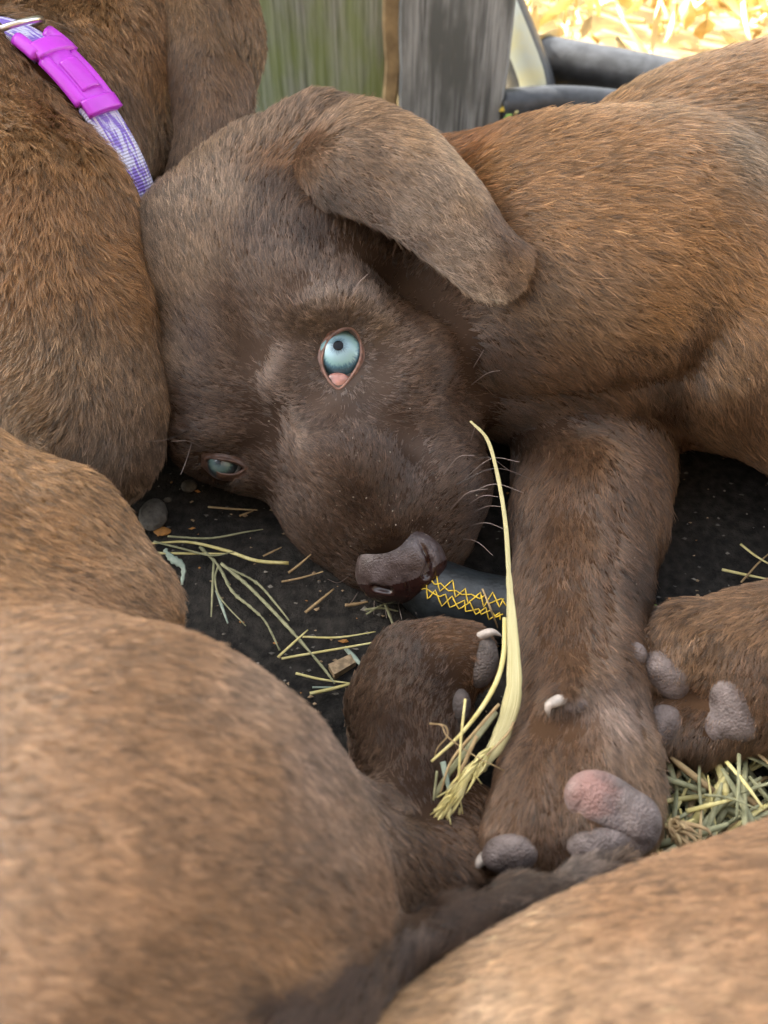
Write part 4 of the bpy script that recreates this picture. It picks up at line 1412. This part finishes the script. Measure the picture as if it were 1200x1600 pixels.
def band(name, phis, half_w, th_, mat, n=60, lift=0.0, wmod=None, root=None, noff=0.0):
    ph = np.linspace(phis[0], phis[1], n)
    rows_ = []
    for i, p_ in enumerate(ph):
        c0 = ring_pt(p_, lift) + n_ax * noff
        out = unit(c0 - cc)
        hw = half_w * (1 if wmod is None else wmod(i / (n - 1)))
        rows_.append([c0 + n_ax * hw * t - out * 0.0016 * (abs(t) ** 3) for t in np.linspace(-1, 1, 9)])
    a = np.array(rows_)
    V, Q = thicken(a, th_)
    o = big_mesh(name, V, Q, mat, root or collar)
    uv = o.data.uv_layers.new(name='UVMap')
    m_ = n * 9
    U = np.array([[(i % m_) // 9 / (n - 1), (i % m_) % 9 / 8.0] for i in range(2 * m_)])
    li = np.empty(len(o.data.loops), dtype=np.int32); o.data.loops.foreach_get('vertex_index', li)
    uv.data.foreach_set('uv', U[li].astype(np.float32).ravel())
    return o


def phi_of(px, py):
    best = min(np.linspace(-1.2, 4.3, 800), key=lambda p_: (lambda q: (q[0] - px) ** 2 + (q[1] - py) ** 2)([float(x[0]) for x in proj(ring_pt(p_)[None])]))
    return best


pa, pb_, pc = phi_of(22, 52), phi_of(72, 94), phi_of(150, 172)
sgn = 1 if pc > pb_ else -1
band('webbing', (pb_ + sgn * -0.02, pb_ - sgn * (6.28 - abs(pc - pb_)) - sgn * .04), 0.0076, 0.0032, M_WEB, n=160)
# buckle body: plate with chamfers, side arms, raised panel, end bars
bk = band('buckle', (pb_ - sgn * .03, pc + sgn * .02), 0.0052, 0.0046, M_BUCKLE, n=24, lift=0.0022, wmod=lambda t: 1.25 if t < .16 else (.92 if t < .3 else (1.0 + .10 * math.sin((t - .3) * 4.4))))
for so in (-1, 1):
    band('side_arm', (pb_ + (pc - pb_) * .12, pb_ + (pc - pb_) * .90), 0.0011, 0.0042, M_BUCKLE, n=16, lift=0.0016, root=bk, noff=so * 0.0068)
    band('prong', (pb_ - sgn * .16, pb_ + sgn * .02), 0.0013, 0.0046, M_BUCKLE, n=8, lift=0.0020, root=bk, noff=so * 0.0078)
band('raised_panel', (pb_ + (pc - pb_) * .30, pb_ + (pc - pb_) * .78), 0.0040, 0.0030, M_BUCKLE, n=14, lift=0.0044, root=bk)
band('end_bar', (pb_ - sgn * .05, pb_ + sgn * .06), 0.0084, 0.0058, M_BUCKLE, n=8, lift=0.0026, root=bk)
band('end_bar', (pc - sgn * .05, pc + sgn * .05), 0.0076, 0.0056, M_BUCKLE, n=8, lift=0.0026, root=bk)
pr = pa
rc_ = ring_pt(pr, 0.0018); ro = unit(rc_ - cc); rt_ = unit(np.cross(n_ax, ro))
tt = np.linspace(0, 2 * math.pi, 40)
RP = np.array([rc_ - ro * .001 + n_ax * 0.0108 * math.cos(t) + (rt_ * .9 + ro * .42) * 0.0105 * math.sin(t) for t in tt])
V, F = tube(RP, 0.0012, sides=10, closed_ends=False)
mesh_obj('ring', V, F, M_METAL, collar)


# whiskers of the main puppy
M_WHISK = fur_material('whisker')


def whiskers():
    r = np.random.default_rng(8)
    specs = [((735, 582), (775, 515), 0), ((734, 584), (826, 562), -14), ((733, 604), (792, 578), -8), ((716, 742), (800, 738), -26), ((708, 760), (838, 752), -24), ((722, 752), (812, 722), -20), ((726, 775), (818, 770), -16),
             ((730, 790), (778, 776), -8), ((738, 802), (786, 792), -6), ((732, 822), (790, 828), -8), ((722, 842), (770, 868), -8), ((690, 745), (742, 712), -14), ((735, 690), (744, 662), 0), ((700, 800), (762, 764), -12),
             ((296, 672), (225, 690), 6), ((300, 690), (282, 742), 4), ((318, 700), (268, 690), -6), ((545, 900), (512, 905), 8), ((560, 925), (540, 948), 3), ((600, 934), (604, 966), 2), ((640, 930), (652, 962), 2), ((620, 934), (628, 968), 1), ((585, 936), (584, 960), 1),
             ((545, 470), (575, 428), -6), ((530, 478), (520, 432), -4)]
    pos, rad_, col = [], [], []
    for (a, b_, bow) in specs:
        h = hit(T_A, *a)
        d0 = h[2] if h else 0.335
        d1 = d0 - 0.010
        mid = ((a[0] + b_[0]) / 2, (a[1] + b_[1]) / 2 + bow)
        p_ = bez([W(a[0], a[1], d0 + .001), W(mid[0], mid[1], d0 - .007), W(b_[0], b_[1], d1)], 8)
        pos.append(p_); rad_.append(np.linspace(0.00022, 0.00007, 8)); col.append((0.22, 0.17, 0.15) if r.random() < .7 else (0.05, 0.035, 0.03))
    hair_obj('whiskers', np.array(pos), np.array(rad_), np.array(col), A, M_WHISK)


whiskers()

# straw
M_STRAW = plain('pale straw', (0.50, 0.42, 0.15), 0.55, nscale=220, col2=(0.62, 0.55, 0.26), bump=0.3, bscale=800, spec=0.4)
M_STRAWG = plain('green grey straw', (0.17, 0.172, 0.09), 0.6, nscale=260, col2=(0.31, 0.30, 0.17), bump=0.3, bscale=800, spec=0.4)
M_STRAWB = plain('brown straw', (0.26, 0.17, 0.085), 0.65, nscale=260, col2=(0.38, 0.28, 0.14), bump=0.3, bscale=800, spec=0.3)
M_LEAFB = plain('blue green leaf scrap', (0.19, 0.25, 0.20), 0.6, nscale=300, col2=(0.30, 0.35, 0.28), bump=0.3, bscale=900)
MS = {'p': M_STRAW, 'g': M_STRAWG, 'b': M_STRAWB, 'l': M_LEAFB}


def blade_geo(P3, w_px, dref, flat=0.35, taper=(1, 1), n=18, sides=6, knob=0.0, seed=0):
    P = bez(P3, n)
    w = w_px * 0.5 * dref / FPX * np.interp(np.linspace(0, 1, n), [0, .5, 1], [taper[0], 1, taper[1]])
    if knob:
        r = np.random.default_rng(seed)
        w = w * (1 + knob * np.where(np.arange(n) % 2, 1, -1) * .5 + .15 * r.normal(size=n))
    return tube(P, w, w * flat, sides=sides, up=tuple(-FWD * .6 + np.array([0, 0, .4])))


def straw(pts, w, mat, label, group='loose straw on the dark soil', z=0.002, flat=0.5, taper=(1, .5), knob=0.0, n=18, cat='straw', name='straw_stalk', seed=0):
    P3 = []
    for i, p_ in enumerate(pts):
        zz = z[i] if isinstance(z, (list, tuple)) else z
        P3.append(W(*p_) if len(p_) == 3 else G(p_[0], p_[1], zz))
    dref = proj(np.array(P3))[2].mean()
    V, F = blade_geo(P3, w * .82, dref, flat, taper, n, knob=knob, seed=seed)
    return tag(mesh_obj(name, V, F, MS[mat]), label, cat, group)


straw([(236, 849), (294, 847), (352, 860), (400, 876), (451, 880)], 7, 'p', 'thickest pale straw stalk pointing right on the soil below the chin', z=[.003, .004, .004, .004, .003], taper=(.5, 1))
straw([(240, 864), (301, 865), (356, 865)], 5, 'p', 'short straight pale straw just below the thickest stalk', z=.003)
straw([(262, 838), (327, 841), (380, 832), (411, 827)], 4, 'g', 'green grey straw rising to the right above the thickest stalk', z=[.003, .005, .004, .003])
straw([(240, 846), (280, 856), (330, 868), (366, 862)], 4, 'g', 'bent grey straw beside the blue green leaf scrap', z=.0045)
straw([(312, 854), (341, 884), (363, 924), (393, 950), (415, 972), (437, 1016)], 6, 'g', 'knobbly grey seed stem next to the fur at lower left', z=.003, knob=.35, n=34, seed=1)
straw([(345, 880), (385, 913), (422, 950), (459, 990), (503, 1041), (523, 1068)], 7, 'g', 'longest knobbly seed stem running down to the folded hind paw', z=.0045, knob=.3, n=40, seed=2)
straw([(350, 884), (400, 910), (433, 946), (452, 970)], 5, 'g', 'upper of the two parallel seed stems on the soil', z=.003, knob=.3, n=28, seed=3)
straw([(341, 884), (336, 905), (345, 935), (384, 978)], 4, 'g', 'thin curved grey straw hooked round the seed stems', z=.003)
straw([(334, 876), (330, 964)], 5, 'g', 'short upright looking green straw left of the seed stems', z=.003)
straw([(338, 922), (356, 974)], 6, 'l', 'flat pale blade beside the short green straw', z=.0025, flat=.25)
straw([(440, 1029), (510, 1017), (618, 998)], 5, 'p', 'long straight straw ending at the folded hind paw', z=[.003, .004, .006])
straw([(473, 995), (528, 996), (587, 987)], 4, 'p', 'thin wavy pale straw above the long straight one', z=.003)
straw([(434, 1027), (481, 984)], 5, 'p', 'short straw crossing the longest seed stem', z=.005)
straw([(462, 1052), (499, 1061), (549, 1068)], 5, 'p', 'pale straw crossing two others beside the front puppy flank', z=.003)
straw([(484, 1084), (520, 1076), (571, 1062)], 7, 'p', 'broad yellow green straw tucked under the folded hind paw', z=.004)
straw([(488, 1074), (540, 1074)], 4, 'l', 'pale blue green straw scrap between two straws by the flank', z=.003)
straw([(538, 1011), (553, 1027), (571, 1046)], 11, 'l', 'flat pale green leaf blade beside the wood chip', z=.003, flat=.15, taper=(.7, .3))
straw([(325, 792), (362, 795), (402, 797)], 4, 'b', 'brown straw in the shade under the far eye', z=.004)
straw([(374, 806), (396, 798)], 4, 'b', 'tiny brown straw touching the one under the far eye', z=.002)
straw([(411, 869), (440, 855)], 4, 'b', 'short brown straw at the tip of the thickest stalk', z=.002)
straw([(451, 895), (468, 882), (486, 866)], 5, 'b', 'short brown straw leaning up toward the chin', z=[.002, .006, .010])
straw([(440, 909), (470, 903), (505, 893)], 4, 'b', 'brown straw pointing left out from under the chin', z=[.002, .003, .006])
straw([(477, 957), (498, 940), (522, 920)], 6, 'b', 'dull grey brown straw left of the nose', z=.003)
straw([(539, 946), (555, 944), (575, 940)], 7, 'b', 'stubby pale brown straw just below the nose', z=.003)
straw([(602, 944), (609, 962), (617, 985)], 6, 'g', 'grey straw beside the hose below the nose', z=[.006, .005, .003])
straw([(570, 953), (596, 950), (622, 955)], 5, 'g', 'bent grey straw in the tangle below the nose', z=.005)
straw([(572, 960), (590, 949), (612, 938)], 4, 'g', 'thin grey straw crossing the tangle below the nose', z=.007)
straw([(1128, 890), (1160, 897), (1205, 906)], 6, 'p', 'pale straw lying at the right edge above the other puppy paw', z=.002, group='straw at the right edge')
straw([(1157, 850), (1180, 868), (1210, 886)], 5, 'p', 'slanting straw at the right edge, upper of the two', z=.004, group='straw at the right edge')
straw([(1158, 910), (1185, 880), (1205, 862)], 4, 'b', 'thin brown straw crossing the pair at the right edge', z=.003, group='straw at the right edge')
straw([(754, 920), (768, 955), (785, 1000)], 4, 'b', 'thin brown twig leaning across the yellow lattice of the hose', z=[.027, .026, .010], name='twig', cat='twig', group=None)

# the long bleached stalk in front of the foreleg
st = [(735, 658, .315), (762, 688, .308), (779, 750, .300), (790, 820, .290), (795, 895, .281), (799, 960, .275), (803, 1030, .268), (801, 1090, .262), (778, 1160, .257), (745, 1205, .254)]
P = bez([W(*p_) for p_ in st], 60)
wd = np.interp(np.linspace(0, 1, 60), [0, .1, .45, .46, .49, .62, .78, .85, 1], [4, 6, 8, 11, 10, 19, 27, 26, 15]) * .5 * .275 / FPX
V, F = tube(P, wd, wd * .22, sides=8, up=tuple(-FWD))
def fibre_material():
    m, nt, b = new_mat('fibrous straw')
    L = nt.links.new
    tc = nnode(nt, 'ShaderNodeTexCoord'); mp = nnode(nt, 'ShaderNodeMapping'); mp.inputs['Scale'].default_value = (42, 3.5, 1)
    nz = nnode(nt, 'ShaderNodeTexNoise'); nz.inputs['Scale'].default_value = 1; nz.inputs['Detail'].default_value = 5
    rp = nnode(nt, 'ShaderNodeValToRGB'); e = rp.color_ramp.elements
    e[0].position, e[0].color = .3, (0.36, 0.30, 0.10, 1)
    e[1].position, e[1].color = .7, (0.68, 0.63, 0.36, 1)
    L(tc.outputs['UV'], mp.inputs[0]); L(mp.outputs[0], nz.inputs['Vector']); L(nz.outputs['Fac'], rp.inputs[0]); L(rp.outputs[0], b.inputs['Base Color'])
    bp = nnode(nt, 'ShaderNodeBump'); bp.inputs['Strength'].default_value = .8; bp.inputs['Distance'].default_value = .0006
    L(nz.outputs['Fac'], bp.inputs['Height']); L(bp.outputs[0], b.inputs['Normal'])
    b.inputs['Roughness'].default_value = .5
    return m


M_FIBRE = fibre_material()
wd *= 1 + .05 * rng.normal(size=60)
V, F = tube(P, wd, wd * .22, sides=12, up=tuple(-FWD))
stalk = mesh_obj('hay_stalk', V, F, M_FIBRE)
_uv = stalk.data.uv_layers.new(name='UVMap')
_li = np.empty(len(stalk.data.loops), dtype=np.int32); stalk.data.loops.foreach_get('vertex_index', _li)
_uv.data.foreach_set('uv', np.stack([np.abs((_li % 12) / 6.0 - 1), (_li // 12) / 60.0], 1).astype(np.float32).ravel())
tag(stalk, 'long bleached hay stalk bending down in front of the foreleg to a frayed seed head', 'hay stalk')


def sub_stalk(pts, w, mat, name='strand', taper=(1, .5), n=20, flat=.4):
    P3 = [W(*p_) for p_ in pts]
    V, F = blade_geo(P3, w, .26, flat, taper, n)
    return mesh_obj(name, V, F, MS[mat], stalk)


sub_stalk([(789, 965, .2755), (786, 1030, .268), (766, 1085, .262), (722, 1145, .257), (674, 1190, .255)], 8, 'p')
sub_stalk([(780, 1100, .259), (745, 1140, .256), (705, 1190, .253), (688, 1240, .252)], 5, 'b')
sub_stalk([(776, 1112, .262), (735, 1165, .257), (690, 1225, .254), (676, 1262, .254)], 10, 'g', flat=.2)
sub_stalk([(727, 1092, .256), (720, 1160, .252), (717, 1230, .251), (723, 1272, .252)], 4, 'p')
sub_stalk([(719, 1262, .252), (711, 1309, .252)], 6, 'p', taper=(.8, .8))
sub_stalk([(803, 1128, .258), (790, 1150, .256), (740, 1200, .253)], 4, 'b')
sub_stalk([(683, 1205, .254), (676, 1262, .253)], 4, 'g')
sub_stalk([(692, 1190, .254), (703, 1240, .252)], 9, 'l', flat=.15)
sub_stalk([(745, 1150, .254), (722, 1200, .252), (700, 1245, .251)], 6, 'b')
tw_ = straw([(671, 1130, .257), (690, 1134, .255), (700, 1152, .254), (740, 1180, .252), (788, 1204, .251)], 3, 'b', 'thin curled straw thread crossing the long bleached stalk', group=None, taper=(.7, .5))
straw([(671, 1131, .257), (695, 1134, .255), (699, 1150, .2545), (684, 1168, .254), (679, 1182, .254)], 3, 'b', 'tiny looped straw curl left of the long bleached stalk', group=None)


def seed_head():
    r = np.random.default_rng(3)
    V, F = [], []
    ax_ = bez([W(770, 1165, .256), W(730, 1215, .252), W(690, 1270, .250), W(672, 1296, .250)], 40)
    for i in range(150):
        t = r.random() ** .8
        c0 = ax_[int(t * 39)]
        tg = unit(ax_[min(39, int(t * 39) + 1)] - ax_[max(0, int(t * 39) - 1)])
        side = unit(np.cross(tg, r.normal(size=3)))
        c1 = c0 + tg * .0085 * (0.5 + r.random()) + side * .0024 * (.2 + r.random()) * (1.2 - .5 * t)
        v, f = tube(bez([c0, (c0 + c1) / 2 + side * .0007, c1], 5), np.array([.5, 1, .9, .6, .1]) * .00050, np.array([.5, 1, .9, .6, .1]) * .00022, sides=5)
        k = len(V); V += list(v); F += [tuple(q + k for q in ff) for ff in f]
    for i in range(14):
        t = r.random(); c0 = ax_[int(t * 39)]
        c1 = c0 + unit(ax_[39] - ax_[0]) * .010 * r.random() + r.normal(size=3) * .003
        v, f = tube(bez([c0, (c0 + c1) / 2 + r.normal(size=3) * .0008, c1], 5), .00022, sides=4)
        k = len(V); V += list(v); F += [tuple(q + k for q in ff) for ff in f]
    o = mesh_obj('seed_head', V, F, M_STRAW, stalk); o['kind'] = 'stuff'


seed_head()


def hay_pile():
    r = np.random.default_rng(12)
    V, F = [], []
    MI = []
    for i in range(330):
        px, py = r.uniform(985, 1330), r.uniform(1165, 1420)
        if py < 1180 + (1100 - px) * .1 and px < 1040: continue
        c0 = G(px, py, r.random() ** 1.4 * 0.022)
        a = r.normal(1.0, .8) if r.random() < .75 else r.random() * 3.14
        L_ = r.uniform(.012, .042)
        dr = np.array([math.cos(a), math.sin(a), r.normal() * .16])
        c1, c2 = c0 - dr * L_ / 2, c0 + dr * L_ / 2
        mid = c0 + r.normal(size=3) * .0012
        w = r.uniform(.0005, .0014)
        v, f = tube(bez([c1, mid, c2], 6), np.array([.8, 1, 1, 1, .9, .5]) * w, np.array([.8, 1, 1, 1, .9, .5]) * w * r.uniform(.2, .7), sides=5, up=(r.normal() * .4, r.normal() * .4, 1))
        k = len(V); V += list(v); F += [tuple(q + k for q in ff) for ff in f]
        MI += [0 if r.random() < .16 else (1 if r.random() < .8 else 2)] * len(f)
    o = mesh_obj('hay', V, F, None, mats=[M_STRAW, M_STRAWG, M_STRAWB], midx=MI)
    tag(o, 'matted green grey hay between the forepaw and the tan puppy', 'hay', kind='stuff')


hay_pile()
for pts, w, mt, lb in (([(1003, 1278), (1022, 1284), (1045, 1290)], 11, 'p', 'thick cut straw butt sticking out beside the heel of the forepaw'),
                       ([(1066, 1292), (1085, 1280)], 10, 'p', 'pale cut straw end pointing up out of the matted hay'),
                       ([(1072, 1268), (1110, 1258), (1150, 1248)], 9, 'p', 'bright yellow straw lying level across the matted hay'),
                       ([(1135, 1190), (1165, 1225), (1193, 1264)], 8, 'p', 'yellow straw slanting down to the tan puppy at the right'),
                       ([(1100, 1242), (1140, 1247), (1185, 1265)], 5, 'g', 'thin grey straw arched over the bright yellow one'),
                       ([(1155, 1178), (1154, 1230), (1150, 1280)], 8, 'g', 'upright grey green blade at the right of the matted hay'),
                       ([(1090, 1335), (1094, 1300), (1096, 1265)], 8, 'b', 'tan blade standing up at the edge of the tan puppy'),
                       ([(1018, 1318), (1040, 1345), (1045, 1352)], 5, 'p', 'short pale straw lowest in the hay by the tail tip')):
    straw(pts, w, mt, lb, group='loose straws on top of the matted hay', z=[.026, .028, .026][:len(pts)], flat=.35)


def tuft():
    r = np.random.default_rng(14)
    V, F = [], []
    for i in range(34):
        a = W(1048 + r.normal() * 5, 1286 + r.normal() * 5, .2455)
        b_ = W(1075 + r.normal() * 14, 1318 + r.normal() * 14, .2435 + r.normal() * .001)
        v, f = tube(bez([a, (a + b_) / 2 + r.normal(size=3) * .0012, b_], 6), np.array([.5, 1, 1, .9, .6, .1]) * .0007, np.array([.5, 1, 1, .9, .6, .1]) * .0003, sides=5)
        k = len(V); V += list(v); F += [tuple(q + k for q in ff) for ff in f]
    tag(mesh_obj('straw_tuft', V, F, M_STRAWB), 'frayed tan straw tuft beside the heel of the forepaw', 'straw tuft')


tuft()


# stones, chips, crumbs
def lump(name, px, py, rx, ry, mat, label, cat, seed, h=.6, flatn=0.0):
    r = np.random.default_rng(seed)
    d = GD(py)
    c = G(px, py, 0)
    sx, sy = rx * d / FPX, ry * d / FPX
    V, F = [], []
    nu, nv = 14, 8
    for i in range(nv + 1):
        t = math.pi * i / nv
        for k in range(nu):
            p_ = 6.2832 * k / nu
            V.append([sx * math.sin(t) * math.cos(p_), sy * math.sin(t) * math.sin(p_), h * min(sx, sy) * math.cos(t)])
    V = np.array(V)
    n_ = sines(V, 2.2 / max(sx, sy), seed)
    V *= (1 + .22 * n_)[:, None]
    V += c + np.array([0, 0, h * min(sx, sy) * .6])
    for i in range(nv):
        for k in range(nu):
            k2 = (k + 1) % nu
            F.append((i * nu + k, (i + 1) * nu + k, (i + 1) * nu + k2, i * nu + k2))
    return tag(mesh_obj(name, V, F, mat, smooth=False), label, cat)


M_STONE = plain('grey stone', (0.10, 0.092, 0.08), 0.85, noise=0.35, nscale=300, bump=0.6, bscale=600)
M_CHIP = plain('orange bark', (0.34, 0.15, 0.03), 0.7, noise=0.35, nscale=300, bump=0.5, bscale=600)
M_WOODCHIP = plain('tan wood chip', (0.30, 0.21, 0.12), 0.8, noise=0.4, nscale=400, bump=0.6, bscale=700)
M_CRUMB = plain('pale crumbs', (0.20, 0.18, 0.15), 0.8, noise=0.4, nscale=200)
M_GREEN = plain('green leaf', (0.12, 0.26, 0.03), 0.5, nscale=200, col2=(0.25, 0.40, 0.06))
M_PETAL = plain('yellow petal', (0.70, 0.50, 0.05), 0.5)
lump('pebble', 243, 806, 20, 30, M_STONE, 'largest grey stone, beside the fur at the left of the soil', 'stone', 1, .7)
lump('pebble', 298, 763, 13, 11, M_STONE, 'small grey stone in the shade under the far eye', 'stone', 2, .7)
lump('pebble', 262, 782, 7, 5, M_STONE, 'tiny grey stone between the two bigger grey stones', 'stone', 3, .7)
lump('bark_chip', 253, 833, 14, 8, M_CHIP, 'orange brown bark chip in front of the largest grey stone', 'bark chip', 4, .5)


def chip():
    a, b_, c, e = G(513, 1040, .003), G(548, 1022, .003), G(556, 1034, .003), G(522, 1056, .003)
    up = np.array([0, 0, .004])
    m_ = (a + b_) / 2 + up * .5
    V = [a, b_, c, e, a + up, b_ + up * .8, c + up * .7, e + up]
    V = np.array(V); V[:, 2] -= .003
    tag(mesh_obj('wood_chip', V, [(0, 3, 2, 1), (4, 5, 6, 7), (0, 1, 5, 4), (1, 2, 6, 5), (2, 3, 7, 6), (3, 0, 4, 7)], M_WOODCHIP, smooth=False), 'tan split wood chip on the soil left of the folded hind paw', 'wood chip')


chip()
straw([(257, 858), (268, 872), (286, 886), (284, 914)], 15, 'l', 'crumpled blue green leaf scrap hanging by the fur at left', name='leaf_scrap', cat='leaf scrap', group=None, z=[.003, .006, .005, .003], flat=.07, taper=(.5, .25), knob=.25, seed=6)
g_ = straw([(1008, 942), (1022, 950), (1040, 960)], 17, 'l', 'small bright green leaf beside the foreleg', name='green_leaf', cat='leaf', group=None, z=[.004, .006, .004], flat=.15, taper=(.2, .2))
g_.data.materials.clear(); g_.data.materials.append(M_GREEN)


def weed():
    root = bpy.data.objects.new('weed_flower', None); put(root, None)
    b0 = G(800, 196, 0); root.location = b0
    tag(root, 'tiny yellow flower with green leaf at the foot of the grey fence board', 'flower')
    for nm, (a, b_, w, m_) in {'leaf': ((786, 192), (802, 170), 12, M_GREEN), 'petal': ((778, 172), (796, 168), 12, M_PETAL), 'bud': ((800, 180), (812, 168), 9, M_WEB)}.items():
        d0 = .566
        v, f = blade_geo([W(*a, d0), W((a[0] + b_[0]) / 2, (a[1] + b_[1]) / 2, d0 - .003), W(*b_, d0)], w, d0, .25, (.3, .3), 9)
        mesh_obj(nm, v, f, m_ if nm != 'bud' else M_STRAW, root)
    v, f = tube(bez([b0, W(790, 182, .566)], 6), .0008, sides=5)
    mesh_obj('stem', v, f, M_GREEN, root)


weed()


def crumbs():
    r = np.random.default_rng(9)
    V, F, MI = [], [], []
    for i in range(420):
        if i < 300: px, py = r.uniform(200, 800), r.uniform(740, 1120)
        else: px, py = r.uniform(1000, 1230), r.uniform(640, 1000)
        c = G(px, py, .0008)
        s_ = r.uniform(.00015, .0007) * (1.6 if r.random() < .06 else 1)
        q = r.normal(size=(6, 3)) * .25
        k = len(V)
        base = np.array([[1, 0, 0], [0, 1, 0], [-1, 0, 0], [0, -1, 0], [0, 0, .8], [0, 0, -.8]]) + q
        V += list(c + base * s_ * np.array([1 + r.random(), 1, .8]))
        F += [(k, k + 1, k + 4), (k + 1, k + 2, k + 4), (k + 2, k + 3, k + 4), (k + 3, k, k + 4), (k + 1, k, k + 5), (k + 2, k + 1, k + 5), (k + 3, k + 2, k + 5), (k, k + 3, k + 5)]
        MI += [int(r.choice([0, 1, 2, 3], p=[.3, .3, .3, .1]))] * 8
    o = mesh_obj('soil_crumbs', V, F, None, mats=[M_CRUMB, M_WOODCHIP, M_STONE, M_CHIP], midx=MI, smooth=False)
    tag(o, 'fine crumbs and grit scattered over the dark soil', 'grit', kind='stuff')


crumbs()
